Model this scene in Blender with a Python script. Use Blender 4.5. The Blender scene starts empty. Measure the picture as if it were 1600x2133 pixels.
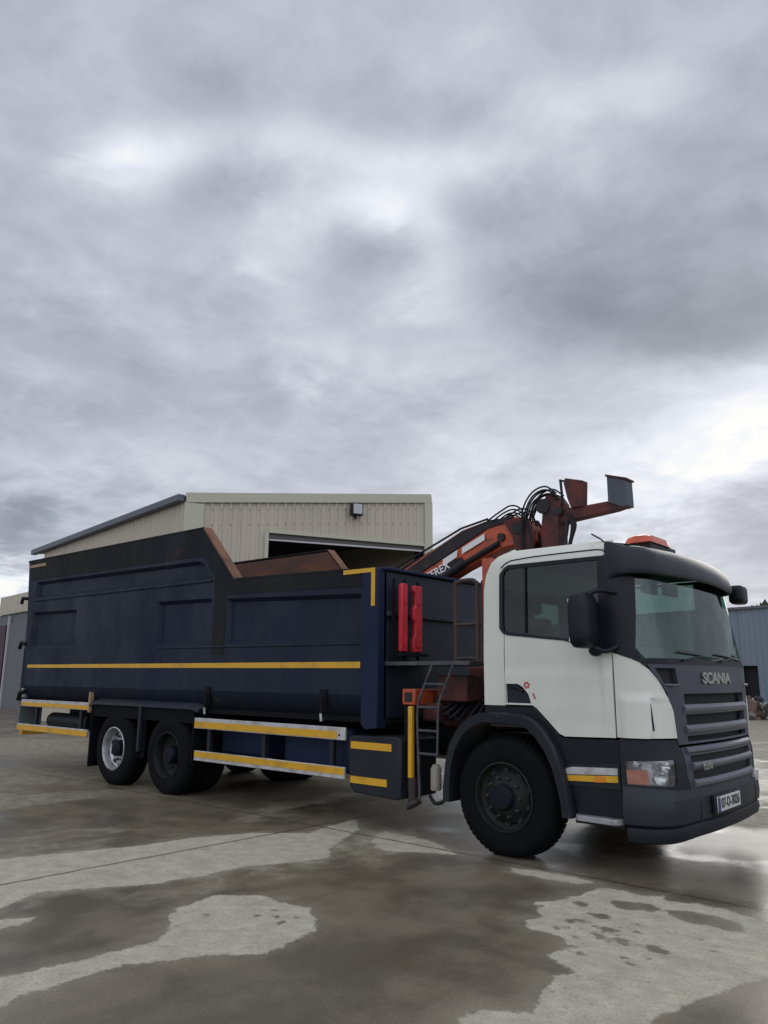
import bpy, bmesh, math, random
import numpy as np
from mathutils import Vector, Matrix
from mathutils.geometry import delaunay_2d_cdt
random.seed(7)
R = math.radians
SC = bpy.context.scene
COL = SC.collection
# ------------------------------------------------------------------ camera
cam_d = bpy.data.cameras.new("camera")
cam = bpy.data.objects.new("camera", cam_d); COL.objects.link(cam)
cr = Vector((0.75197581, 0.65914353, 0.00788581)); cu = Vector((0.13311365, -0.16355577, 0.97751228)); cd = Vector((-0.64561067, 0.73401588, 0.21073098))
cam.matrix_world = Matrix(((cr.x, cu.x, -cd.x, 3.942), (cr.y, cu.y, -cd.y, -6.1181), (cr.z, cu.z, -cd.z, 1.5315), (0, 0, 0, 1)))
cam_d.sensor_fit = 'VERTICAL'; cam_d.sensor_height = 36; cam_d.lens = 26.99
cam_d.clip_start = 0.05; cam_d.clip_end = 3000
SC.camera = cam
SC.view_settings.view_transform = 'Standard'; SC.view_settings.look = 'None'
SC.view_settings.exposure = 0.0; SC.view_settings.gamma = 1.0
# ------------------------------------------------------------------ world
SUN_DIR = Vector((-0.235, 0.925, 0.30)).normalized()
W = bpy.data.worlds.new("World"); SC.world = W; W.use_nodes = True
NT = W.node_tree; NT.nodes.clear()

def nd(t, typ, **kw):
    n = t.nodes.new(typ)
    for k, v in kw.items():
        if k.startswith('i_'):
            key = k[2:]; key = int(key) if key.isdigit() else key.replace('_', ' ')
            n.inputs[key].default_value = v
        else: setattr(n, k, v)
    return n

def world():
    t = NT; L = t.links.new
    def m(op, a, b=None, c=None, clamp=False):
        n = t.nodes.new('ShaderNodeMath'); n.operation = op; n.use_clamp = clamp
        for i, q in enumerate((a, b, c)):
            if q is None: continue
            if isinstance(q, (int, float)): n.inputs[i].default_value = q
            else: L(q, n.inputs[i])
        return n.outputs[0]
    tc = t.nodes.new('ShaderNodeTexCoord')
    dirv = tc.outputs['Generated']
    sep = t.nodes.new('ShaderNodeSeparateXYZ'); L(dirv, sep.inputs[0])
    zc = m('ADD', m('MAXIMUM', sep.outputs[2], 0.0), 0.22)
    cx = m('DIVIDE', sep.outputs[0], zc); cy = m('DIVIDE', sep.outputs[1], zc)
    cmb = t.nodes.new('ShaderNodeCombineXYZ'); L(cx, cmb.inputs[0]); L(cy, cmb.inputs[1])
    def noise(scale, detail, rough, off, dist=0.0):
        mp = nd(t, 'ShaderNodeVectorMath', operation='ADD'); mp.inputs[1].default_value = off; L(cmb.outputs[0], mp.inputs[0])
        n = nd(t, 'ShaderNodeTexNoise'); n.inputs['Scale'].default_value = scale; n.inputs['Detail'].default_value = detail
        n.inputs['Roughness'].default_value = rough; n.inputs['Distortion'].default_value = dist
        L(mp.outputs[0], n.inputs['Vector']); return n.outputs[0]
    n1 = noise(1.5, 3, .5, (3.1, 7.7, 0), .4)
    n2 = noise(3.6, 9, .60, (9.2, 1.3, 0), .25)
    n3 = noise(9.0, 6, .6, (1.2, 5.3, 0), .5)
    # wobble the direction the broad cloud masses are read with
    wob = nd(t, 'ShaderNodeCombineXYZ')
    L(m('MULTIPLY', m('SUBTRACT', n1, .5), .16), wob.inputs[0]); L(m('MULTIPLY', m('SUBTRACT', n2, .5), .17), wob.inputs[1]); L(m('MULTIPLY', m('SUBTRACT', n2, .5), .19), wob.inputs[2])
    va = nd(t, 'ShaderNodeVectorMath', operation='ADD'); L(dirv, va.inputs[0]); L(wob.outputs[0], va.inputs[1])
    acc = m('ADD', m('MULTIPLY', m('SUBTRACT', n1, .5), .16), m('MULTIPLY', m('SUBTRACT', n2, .5), .54))
    acc = m('ADD', acc, m('MULTIPLY', m('SUBTRACT', n3, .5), .34))
    # an overcast sky brightens overhead
    zen = nd(t, 'ShaderNodeMapRange', interpolation_type='SMOOTHSTEP'); L(sep.outputs[2], zen.inputs[0]); zen.inputs[1].default_value = .70; zen.inputs[2].default_value = 1.0; zen.inputs[4].default_value = .25
    acc = m('ADD', acc, zen.outputs[0])
    # the broad masses lie on a tangent plane through the middle of this part of the sky
    def dotc(v):
        n = nd(t, 'ShaderNodeVectorMath', operation='DOT_PRODUCT'); n.inputs[1].default_value = v
        L(va.outputs[0], n.inputs[0]); return n.outputs['Value']
    den = m('MAXIMUM', dotc(cd), .15)
    U = m('DIVIDE', dotc(cr), den); V = m('DIVIDE', dotc(cu), den)
    for (px, py, amp) in CLOUDS:
        u = m('MULTIPLY_ADD', U, 1599.3 / 115, -(px - 800) / 115); v = m('MULTIPLY_ADD', V, 1599.3 / 66, (py - 1066.5) / 66)
        r2 = m('MULTIPLY_ADD', u, u, m('MULTIPLY', v, v))
        acc = m('MULTIPLY_ADD', m('POWER', 2.71828, m('MULTIPLY', r2, -1.0)), amp, acc)
    # acc ~ -0.5 .. 1 ; lighten
    ramp = nd(t, 'ShaderNodeValToRGB'); cr_ = ramp.color_ramp
    stops = [(0.0, (.218, .239, .285)), (.25, (.287, .318, .369)), (.45, (.394, .420, .484)), (.65, (.520, .548, .614)), (.85, (.659, .692, .768)), (1.0, (.82, .82, .80))]
    cr_.elements[0].position = stops[0][0]; cr_.elements[0].color = (*stops[0][1], 1)
    cr_.elements[1].position = 1.0; cr_.elements[1].color = (*stops[-1][1], 1)
    for p_, c_ in stops[1:-1]:
        e = cr_.elements.new(p_); e.color = (*c_, 1)
    L(m('ADD', acc, .45, clamp=True), ramp.inputs[0])
    sky = nd(t, 'ShaderNodeTexSky', sky_type='NISHITA', sun_disc=False)
    sky.sun_elevation = math.asin(SUN_DIR.z); sky.sun_rotation = math.atan2(SUN_DIR.x, SUN_DIR.y)
    # unseen half of the sky behind the camera, brightened to light the facing sides
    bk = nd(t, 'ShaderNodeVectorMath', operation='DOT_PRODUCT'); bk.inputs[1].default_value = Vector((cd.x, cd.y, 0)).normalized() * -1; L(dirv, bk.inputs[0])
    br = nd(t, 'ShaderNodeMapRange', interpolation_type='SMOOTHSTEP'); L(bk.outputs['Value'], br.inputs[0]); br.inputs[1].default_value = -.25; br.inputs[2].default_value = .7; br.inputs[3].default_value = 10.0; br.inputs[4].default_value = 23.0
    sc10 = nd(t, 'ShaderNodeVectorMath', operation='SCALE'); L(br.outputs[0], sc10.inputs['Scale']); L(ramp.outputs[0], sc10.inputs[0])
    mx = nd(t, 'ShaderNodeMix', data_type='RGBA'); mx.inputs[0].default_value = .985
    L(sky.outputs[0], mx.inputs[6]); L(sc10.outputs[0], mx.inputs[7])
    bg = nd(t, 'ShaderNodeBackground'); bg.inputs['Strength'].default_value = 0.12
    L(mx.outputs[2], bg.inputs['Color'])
    out = nd(t, 'ShaderNodeOutputWorld'); L(bg.outputs[0], out.inputs[0])
# broad cloud masses: where in the sky and how bright
CLOUDS = [(250, 60, 0.042), (450, 60, 0.051), (1050, 80, 0.044), (1250, 60, 0.040), (1450, 80, 0.087), (1600, 60, 0.036), (250, 170, 0.067), (430, 170, -0.080), (820, 190, -0.066), (980, 230, -0.068), (1150, 210, 0.249), (1320, 190, 0.178), (1620, 200, -0.093), (290, 310, 0.409), (430, 300, 0.115), (620, 290, 0.264), (800, 330, 0.228), (940, 340, 0.235), (1080, 330, 0.123), (1250, 330, 0.045), (1420, 330, -0.073), (1580, 340, -0.134), (250, 410, 0.111), (470, 400, -0.147), (600, 420, 0.146), (760, 430, 0.274), (880, 450, 0.328), (1000, 430, -0.191), (1150, 430, -0.068), (1320, 450, -0.143), (1520, 470, -0.171), (250, 520, 0.061), (450, 530, 0.039), (610, 530, 0.203), (790, 520, -0.238), (930, 560, 0.263), (1060, 560, -0.176), (1220, 560, -0.248), (1400, 580, -0.183), (1580, 600, -0.177), (80, 660, -0.129), (640, 650, 0.095), (960, 640, 0.058), (1100, 670, -0.165), (1260, 660, -0.343), (1430, 680, -0.289), (1590, 700, -0.215), (70, 790, 0.102), (240, 770, -0.063), (580, 800, -0.135), (700, 760, 0.207), (860, 750, 0.133), (1010, 760, 0.092), (1340, 770, 0.102), (1500, 800, 0.082), (1620, 790, 0.276), (80, 870, -0.111), (640, 870, 0.061), (820, 850, 0.088), (1000, 880, 0.155), (1160, 860, 0.052), (1320, 880, 0.146), (1480, 870, 0.330), (1620, 890, 0.357), (70, 960, 0.118), (280, 960, 0.167), (470, 960, 0.121), (820, 970, 0.048), (1000, 970, 0.193), (1180, 970, 0.272), (1350, 960, 0.318), (1500, 980, 0.345), (1620, 970, 0.125), (200, 1050, 0.035), (420, 1060, 0.130), (640, 1060, 0.140), (900, 1060, 0.169), (1080, 1080, 0.240), (1250, 1070, 0.337), (1400, 1060, 0.295), (1520, 1080, -0.089), (1620, 1080, 0.049), (20, 1120, -0.438), (20, 1190, 0.607), (1450, 1160, 0.132), (1580, 1160, -0.056), (1580, 1230, 0.172), (10, 1260, 0.210)]
world()
sl = bpy.data.lights.new("sun", 'SUN'); sl.energy = 0.6; sl.angle = R(25); sl.color = (1, .96, .9)
so = bpy.data.objects.new("sun", sl); COL.objects.link(so)
so.rotation_euler = SUN_DIR.to_track_quat('Z', 'Y').to_euler(); so.location = (0, 30, 20)

# ------------------------------------------------------------------ materials
def mat(name, c1, rough=.5, metal=0.0, c2=None, scale=3.0, thr=(.45, .65), detail=6, bump=0.0, bscale=40.0, spec=.5,
        stretch=(1, 1, 1), c3=None, scale3=12.0, thr3=(.6, .75), rough2=None, coat=0.0):
    m = bpy.data.materials.new(name); m.use_nodes = True
    t = m.node_tree; L = t.links.new; b = t.nodes['Principled BSDF']
    b.inputs['Roughness'].default_value = rough; b.inputs['Metallic'].default_value = metal
    b.inputs['Specular IOR Level'].default_value = spec; b.inputs['Coat Weight'].default_value = coat
    b.inputs['Base Color'].default_value = (*c1, 1)
    tc = t.nodes.new('ShaderNodeTexCoord'); mp = nd(t, 'ShaderNodeMapping'); mp.inputs['Scale'].default_value = stretch
    L(tc.outputs['Object'], mp.inputs[0])
    col = None
    def layer(prev, c, sc, th, seed):
        n = nd(t, 'ShaderNodeTexNoise'); n.inputs['Scale'].default_value = sc; n.inputs['Detail'].default_value = detail
        n.inputs['Roughness'].default_value = .62
        off = nd(t, 'ShaderNodeVectorMath', operation='ADD'); off.inputs[1].default_value = (seed, seed * 2, -seed); L(mp.outputs[0], off.inputs[0]); L(off.outputs[0], n.inputs['Vector'])
        r = nd(t, 'ShaderNodeMapRange'); r.inputs['From Min'].default_value = th[0]; r.inputs['From Max'].default_value = th[1]; L(n.outputs[0], r.inputs[0])
        x = nd(t, 'ShaderNodeMix', data_type='RGBA'); L(r.outputs[0], x.inputs[0])
        if prev is None: x.inputs[6].default_value = (*c1, 1)
        else: L(prev, x.inputs[6])
        x.inputs[7].default_value = (*c, 1)
        return x.outputs[2], r.outputs[0]
    if c2 is not None:
        col, f = layer(None, c2, scale, thr, 1.7)
        if rough2 is not None:
            rr = nd(t, 'ShaderNodeMapRange'); rr.inputs['To Min'].default_value = rough; rr.inputs['To Max'].default_value = rough2; L(f, rr.inputs[0]); L(rr.outputs[0], b.inputs['Roughness'])
    if c3 is not None: col, f = layer(col, c3, scale3, thr3, 5.3)
    if col is not None: L(col, b.inputs['Base Color'])
    if bump:
        n = nd(t, 'ShaderNodeTexNoise'); n.inputs['Scale'].default_value = bscale; n.inputs['Detail'].default_value = 4; L(mp.outputs[0], n.inputs['Vector'])
        bp = nd(t, 'ShaderNodeBump'); bp.inputs['Strength'].default_value = bump; bp.inputs['Distance'].default_value = .01; L(n.outputs[0], bp.inputs['Height']); L(bp.outputs[0], b.inputs['Normal'])
    return m

def glass(name, tint, gl=.0):
    m = bpy.data.materials.new(name); m.use_nodes = True; t = m.node_tree; L = t.links.new; t.nodes.clear()
    tr = nd(t, 'ShaderNodeBsdfTransparent'); tr.inputs[0].default_value = (*tint, 1)
    g = nd(t, 'ShaderNodeBsdfGlossy'); g.inputs['Roughness'].default_value = .03
    fr = nd(t, 'ShaderNodeLayerWeight'); fr.inputs[0].default_value = .5
    pw = nd(t, 'ShaderNodeMath', operation='POWER'); pw.inputs[1].default_value = 4.0; L(fr.outputs['Facing'], pw.inputs[0])
    ad = nd(t, 'ShaderNodeMath', operation='MULTIPLY_ADD'); ad.inputs[1].default_value = .38; ad.inputs[2].default_value = .04 + gl; L(pw.outputs[0], ad.inputs[0])
    mx = nd(t, 'ShaderNodeMixShader'); L(ad.outputs[0], mx.inputs[0]); L(tr.outputs[0], mx.inputs[1]); L(g.outputs[0], mx.inputs[2])
    o = nd(t, 'ShaderNodeOutputMaterial'); L(mx.outputs[0], o.inputs[0]); return m

M = {}
M['white'] = mat('white_cab_paint', (.62, .625, .55), .38, c2=(.54, .54, .47), scale=1.2, thr=(.45, .9), c3=(.42, .39, .33), scale3=7, thr3=(.66, .9), coat=.15)
M['black'] = mat('black_trim_plastic', (.0045, .006, .0095), .42, c2=(.008, .0095, .013), scale=5, spec=.25)
M['dgrey'] = mat('dark_grey_plastic', (.0085, .0115, .0165), .5, c2=(.015, .018, .0225), scale=3, thr=(.4, .8), c3=(.04, .037, .033), scale3=14, thr3=(.64, .85), bump=.08, bscale=200, spec=.28)
M['bumper'] = mat('bumper_plastic', (.0115, .0165, .022), .5, c2=(.019, .0235, .029), scale=2.5, thr=(.4, .8), c3=(.038, .037, .034), scale3=9, thr3=(.6, .85), bump=.08, bscale=200, spec=.35)
M['grille'] = mat('grille_grey', (.040, .044, .060), .42, c2=(.055, .058, .072), scale=3, thr=(.4, .8), spec=.4)
M['slat'] = mat('slat_grey', (.095, .099, .118), .38, c2=(.125, .13, .142), scale=3, spec=.45)
M['void'] = mat('mesh_black', (.012, .012, .014), .8)
M['blue'] = mat('navy_body_paint', (.0035, .0078, .0255), .62, c2=(.0055, .0100, .021), scale=.9, thr=(.35, .7), c3=(.014, .0155, .019), scale3=3.2, thr3=(.52, .8), stretch=(.55, 1, .9), bump=.35, bscale=5, rough2=.78, spec=.22)
M['bluelow'] = mat('lower_body_paint', (.0026, .0068, .020), .65, c2=(.004, .008, .0125), scale=1.3, thr=(.35, .65), c3=(.019, .015, .007), scale3=3.5, thr3=(.55, .68), bump=.3, bscale=7, spec=.2)
M['bluepost'] = mat('blue_post_paint', (.0045, .0115, .040), .55, c2=(.0045, .0075, .019), scale=2, spec=.22)
M['olive'] = mat('weathered_rim_paint', (.0145, .0135, .0115), .8, c2=(.0085, .0105, .015), scale=1.5, thr=(.4, .65), c3=(.034, .019, .012), scale3=4, thr3=(.54, .70), bump=.4, bscale=12, spec=.2)
M['rust'] = mat('rusted_steel', (.105, .040, .024), .85, c2=(.055, .030, .024), scale=1.2, thr=(.35, .7), c3=(.17, .062, .026), scale3=2.5, thr3=(.55, .75), stretch=(1, 1, 2.5), bump=.3, bscale=20)
M['rustedge'] = mat('worn_rust_edge', (.19, .085, .045), .8, c2=(.10, .048, .032), scale=5, bump=.2)
M['yellow'] = mat('yellow_tape', (.62, .325, .012), .4, c2=(.45, .25, .02), scale=4, thr=(.5, .7), c3=(.26, .17, .05), scale3=14, thr3=(.62, .72))
M['amber'] = mat('amber_lens', (.62, .20, .015), .2)
M['silver'] = mat('worn_aluminium', (.36, .36, .37), .45, .55, c2=(.20, .19, .18), scale=8)
M['alurail'] = mat('rail_aluminium', (.50, .50, .50), .5, .3, c2=(.30, .28, .24), scale=5)
M['rubber'] = mat('tyre_rubber', (.0028, .0032, .0042), .85, c2=(.0062, .0062, .0060), scale=4, thr=(.45, .8), bump=.2, bscale=60, spec=.15)
M['rimdark'] = mat('dirty_rim', (.014, .014, .0125), .65, .1, c2=(.007, .007, .008), scale=12, thr=(.4, .7), spec=.3)
M['rimsilver'] = mat('silver_rim', (.42, .43, .44), .4, .6, c2=(.12, .12, .12), scale=12, thr=(.5, .75))
M['hub'] = mat('navy_hub', (.0035, .0048, .014), .6, c2=(.008, .008, .010), scale=15, spec=.2)
M['nut'] = mat('wheel_nut', (.035, .035, .033), .45, .5)
M['chassis'] = mat('chassis_black', (.0035, .004, .0055), .75, c2=(.008, .0065, .006), scale=4, thr=(.5, .75), spec=.2)
M['mudguard'] = mat('mudguard_blue', (.0085, .0125, .024), .42, c2=(.024, .026, .031), scale=2.2, thr=(.45, .75), spec=.4)
M['flap'] = mat('mud_flap_rubber', (.003, .0036, .006), .8, spec=.15)
M['orange'] = mat('crane_orange', (.48, .080, .026), .5, c2=(.30, .050, .022), scale=3, thr=(.42, .68), c3=(.05, .03, .026), scale3=6, thr3=(.58, .68))
M['rustred'] = mat('crane_rust_red', (.115, .030, .024), .7, c2=(.042, .022, .022), scale=4, thr=(.4, .65), c3=(.018, .016, .018), scale3=9, thr3=(.55, .68), spec=.3)
M['greydark'] = mat('crane_dark', (.018, .017, .020), .55, c2=(.040, .022, .019), scale=6, thr=(.5, .7), spec=.3)
M['plate'] = mat('crane_plate_grey', (.045, .055, .075), .5, c2=(.075, .05, .04), scale=8, thr=(.6, .75))
M['hose'] = mat('hose_rubber', (.006, .006, .0075), .5, spec=.3)
M['red'] = mat('red_plastic', (.50, .016, .030), .45, c2=(.33, .014, .022), scale=6, thr=(.45, .7))
M['beacon'] = mat('beacon_orange', (.55, .085, .035), .25, c2=(.38, .06, .03), scale=6)
M['brown'] = mat('rusty_tube', (.055, .030, .020), .75, c2=(.020, .017, .018), scale=6)
M['steeltube'] = mat('ladder_steel', (.050, .052, .058), .5, .3, c2=(.09, .09, .095), scale=8)
M['seat'] = mat('seat_cloth', (.030, .034, .038), .9, c2=(.05, .052, .055), scale=6)
M['dash'] = mat('dashboard', (.035, .040, .040), .7)
M['headliner'] = mat('headliner', (.05, .055, .052), .9)
M['bottle'] = mat('bottle_beige', (.30, .27, .22), .6)
M['paper'] = mat('paper', (.75, .78, .76), .7)
M['letterw'] = mat('white_lettering', (.70, .71, .68), .5)
M['letterg'] = mat('badge_metal', (.36, .37, .33), .35, .5)
M['letterk'] = mat('black_lettering', (.02, .02, .022), .5)
M['plateblue'] = mat('plate_blue', (.03, .035, .16), .5)
M['signred'] = mat('sticker_red', (.42, .10, .09), .5)
M['glass'] = glass('side_glass', (.44, .54, .50))
M['wglass'] = glass('windscreen_glass', (.62, .76, .72), .03)
M['lens'] = glass('lamp_lens', (.92, .93, .93), .06)
M['chrome'] = mat('reflector', (.75, .75, .75), .12, .9)

def worn(name, base, faded, scuff, rust, rough=.55, spec=.3, f_amt=.8, r_thr=.64):
    """old paint: faded clouds, drips running down, scuffs, rust freckles, dents"""
    m = bpy.data.materials.new(name); m.use_nodes = True; t = m.node_tree; L = t.links.new; b = t.nodes['Principled BSDF']
    tc = t.nodes.new('ShaderNodeTexCoord')
    def nz(sc, st, off, det=6, ro=.62, rot=(0, 0, 0)):
        mp = nd(t, 'ShaderNodeMapping'); mp.inputs['Scale'].default_value = st; mp.inputs['Location'].default_value = (off, off, off); mp.inputs['Rotation'].default_value = rot; L(tc.outputs['Object'], mp.inputs[0])
        n = nd(t, 'ShaderNodeTexNoise'); n.inputs['Scale'].default_value = sc; n.inputs['Detail'].default_value = det; n.inputs['Roughness'].default_value = ro; L(mp.outputs[0], n.inputs['Vector']); return n.outputs[0]
    def rg(v, a, c, d=0.0, e=1.0):
        n = nd(t, 'ShaderNodeMapRange'); L(v, n.inputs[0])
        for k, w in zip((1, 2, 3, 4), (a, c, d, e)): n.inputs[k].default_value = w
        return n.outputs[0]
    def mx(f, a, c):
        n = nd(t, 'ShaderNodeMix', data_type='RGBA'); L(f, n.inputs[0])
        for k, v in ((6, a), (7, c)):
            if isinstance(v, tuple): n.inputs[k].default_value = (*v, 1)
            else: L(v, n.inputs[k])
        return n.outputs[2]
    col = mx(rg(nz(.7, (1, 1, 1), 3), .38, .68, 0, f_amt), base, faded)
    col = mx(rg(nz(3.2, (1.6, 1.6, .22), 7), .50, .74, 0, .65), col, faded)
    col = mx(rg(nz(5.0, (1, 1, .10), 19, 8), .62, .70, 0, .55), col, scuff)
    col = mx(rg(nz(2.2, (.35, 1, 3.5), 23, 9, .7, (0, .25, 0)), .66, .72, 0, .6), col, scuff)
    col = mx(rg(nz(6.0, (1, 1, .5), 31, 8, .7), r_thr, r_thr + .05, 0, .8), col, rust)
    L(col, b.inputs['Base Color'])
    L(rg(nz(1.6, (1, 1, .6), 41), .35, .7, rough - .12, rough + .18), b.inputs['Roughness']); b.inputs['Specular IOR Level'].default_value = spec
    bp = nd(t, 'ShaderNodeBump'); bp.inputs['Strength'].default_value = .5; bp.inputs['Distance'].default_value = .03; L(nz(1.3, (1, 1, 1), 53, 5, .5), bp.inputs['Height']); L(bp.outputs[0], b.inputs['Normal'])
    return m
M['blue'] = worn('navy_body_paint', (.0020, .0078, .0245), (.0062, .0120, .0205), (.028, .038, .048), (.045, .022, .012))
M['olive'] = worn('weathered_rim_paint', (.0135, .0135, .0120), (.0070, .0112, .0175), (.036, .034, .030), (.058, .028, .016), .75, .2, .9, .60)
M['bluelow'] = worn('lower_body_paint', (.0022, .0068, .0210), (.0060, .0090, .0125), (.020, .022, .018), (.040, .026, .010), .65, .2, .8, .60)
M['bluepost'] = worn('blue_post_paint', (.0028, .0115, .040), (.0075, .0125, .030), (.030, .036, .050), (.04, .02, .012), .55, .25)
M['white'] = worn('white_cab_paint', (.62, .625, .55), (.55, .55, .475), (.40, .385, .33), (.30, .23, .16), .40, .5, .8, .72)
# ------------------------------------------------------------------ mesh helpers
def link(name, bm, m, parent=None, smooth=None, bevel=None, sol=None):
    me = bpy.data.meshes.new(name)
    bmesh.ops.recalc_face_normals(bm, faces=bm.faces)
    bm.to_mesh(me); bm.free()
    ms = m if isinstance(m, (list, tuple)) else [m]
    for q in ms: me.materials.append(q)
    if smooth is not None:
        me.shade_smooth(); me.set_sharp_from_angle(angle=R(smooth))
    o = bpy.data.objects.new(name, me); COL.objects.link(o)
    if bevel:
        b = o.modifiers.new('bevel', 'BEVEL'); b.width = bevel; b.segments = 2; b.limit_method = 'ANGLE'; b.angle_limit = R(40)
        if smooth is None:
            me.shade_smooth(); me.set_sharp_from_angle(angle=R(35))
    if parent is not None: setparent(o, parent)
    return o

def setparent(o, p):
    o.parent = p
    if p.parent is None: mw = p.matrix_basis
    else: mw = p.parent.matrix_basis @ p.matrix_parent_inverse @ p.matrix_basis
    o.matrix_parent_inverse = mw.inverted()

def thing(name, label, cat, loc, group=None):
    o = bpy.data.objects.new(name, None); COL.objects.link(o); o.location = loc; o.empty_display_size = .2
    tag(o, label, cat, group); return o
def tag(o, label, cat, group=None, kind=None):
    if label: o['label'] = label
    if cat: o['category'] = cat
    if group: o['group'] = group
    if kind: o['kind'] = kind
    return o
def struct(o): o['kind'] = 'structure'; return o

def NB(): return bmesh.new()
def box(bm, x0, x1, y0, y1, z0, z1, mi=0):
    v = [bm.verts.new((x, y, z)) for x in (x0, x1) for y in (y0, y1) for z in (z0, z1)]
    for f in ((0, 1, 3, 2), (4, 6, 7, 5), (0, 4, 5, 1), (2, 3, 7, 6), (0, 2, 6, 4), (1, 5, 7, 3)):
        q = bm.faces.new([v[i] for i in f]); q.material_index = mi
    return bm
def prism(bm, pts, axis, a, b, mi=0):
    def P(p, c):
        return {'x': (c, p[0], p[1]), 'y': (p[0], c, p[1]), 'z': (p[0], p[1], c)}[axis]
    A = [bm.verts.new(P(p, a)) for p in pts]; B = [bm.verts.new(P(p, b)) for p in pts]
    n = len(pts)
    fs = [bm.faces.new(A), bm.faces.new(B[::-1])]
    for i in range(n): fs.append(bm.faces.new((A[i], B[i], B[(i + 1) % n], A[(i + 1) % n])))
    for f in fs: f.material_index = mi
    return bm
def obox(bm, p0, p1, w, h, up=(0, 0, 1), mi=0):
    """bar from p0 to p1, w across, h along up"""
    p0, p1 = Vector(p0), Vector(p1); d = (p1 - p0).normalized(); s = d.cross(Vector(up)).normalized(); u = s.cross(d)
    v = [bm.verts.new(p + s * (a * w / 2) + u * (b * h / 2)) for p in (p0, p1) for a, b in ((-1, -1), (1, -1), (1, 1), (-1, 1))]
    for f in ((3, 2, 1, 0), (4, 5, 6, 7), (0, 1, 5, 4), (1, 2, 6, 5), (2, 3, 7, 6), (3, 0, 4, 7)):
        bm.faces.new([v[i] for i in f]).material_index = mi
    return bm
def tube(bm, pts, r, seg=10, cap=True, mi=0):
    pts = [Vector(p) for p in pts]; rings = []; n = len(pts); prev = None
    rr = r if isinstance(r, (list, tuple)) else [r] * n
    for i, p in enumerate(pts):
        t = (pts[min(i + 1, n - 1)] - pts[max(i - 1, 0)]).normalized()
        if prev is None:
            a = Vector((0, 0, 1)) if abs(t.z) < .9 else Vector((1, 0, 0)); s = t.cross(a).normalized()
        else: s = (prev - t * prev.dot(t)).normalized()
        prev = s; u = t.cross(s)
        rings.append([bm.verts.new(p + (s * math.cos(k * 2 * math.pi / seg) + u * math.sin(k * 2 * math.pi / seg)) * rr[i]) for k in range(seg)])
    for a, b in zip(rings, rings[1:]):
        for k in range(seg): bm.faces.new((a[k], a[(k + 1) % seg], b[(k + 1) % seg], b[k])).material_index = mi
    if cap: bm.faces.new(rings[0][::-1]).material_index = mi; bm.faces.new(rings[-1]).material_index = mi
    return bm
def smoothpts(P, n=8):
    P = [Vector(p) for p in P]; P = [P[0] * 2 - P[1]] + P + [P[-1] * 2 - P[-2]]; o = []
    for i in range(1, len(P) - 2):
        a, b, c, d = P[i - 1:i + 3]
        for k in range(n):
            t = k / n; o.append(.5 * ((2 * b) + (c - a) * t + (2 * a - 5 * b + 4 * c - d) * t * t + (3 * b - a - 3 * c + d) * t ** 3))
    o.append(P[-2]); return o
def lathe(bm, prof, cx, cz, seg=48, mi=0, ymul=1, close=False):
    """profile [(radius, y)] turned about an axis along Y"""
    rings = []
    for r, y in prof:
        if r < 1e-5: rings.append([bm.verts.new((cx, y, cz))]); continue
        rings.append([bm.verts.new((cx + r * math.cos(2 * math.pi * k / seg), y, cz + r * math.sin(2 * math.pi * k / seg))) for k in range(seg)])
    prs = list(zip(rings, rings[1:])) + ([(rings[-1], rings[0])] if close else [])
    for a, b in prs:
        for k in range(seg):
            k2 = (k + 1) % seg
            if len(a) == 1 and len(b) == 1: continue
            if len(a) == 1: f = (a[0], b[k], b[k2])
            elif len(b) == 1: f = (a[k], b[0], a[k2])
            else: f = (a[k], b[k], b[k2], a[k2])
            bm.faces.new(f).material_index = mi
    return bm
def inside(p, poly):
    x, y = p; c = False; n = len(poly); j = n - 1
    for i in range(n):
        xi, yi = poly[i]; xj, yj = poly[j]
        if (yi > y) != (yj > y) and x < (xj - xi) * (y - yi) / (yj - yi) + xi: c = not c
        j = i
    return c
def edist(p, poly):
    b = 9e9; x, y = p
    for i in range(len(poly)):
        x0, y0 = poly[i]; x1, y1 = poly[(i + 1) % len(poly)]; dx, dy = x1 - x0, y1 - y0; l = dx * dx + dy * dy
        t = 0 if l == 0 else max(0, min(1, ((x - x0) * dx + (y - y0) * dy) / l))
        b = min(b, math.hypot(x - x0 - t * dx, y - y0 - t * dy))
    return b
def resamp(poly, st):
    o = []
    for i in range(len(poly)):
        a = poly[i]; b = poly[(i + 1) % len(poly)]; n = max(1, int(math.hypot(b[0] - a[0], b[1] - a[1]) / st + .5))
        for k in range(n): o.append((a[0] + (b[0] - a[0]) * k / n, a[1] + (b[1] - a[1]) * k / n))
    return o
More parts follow.
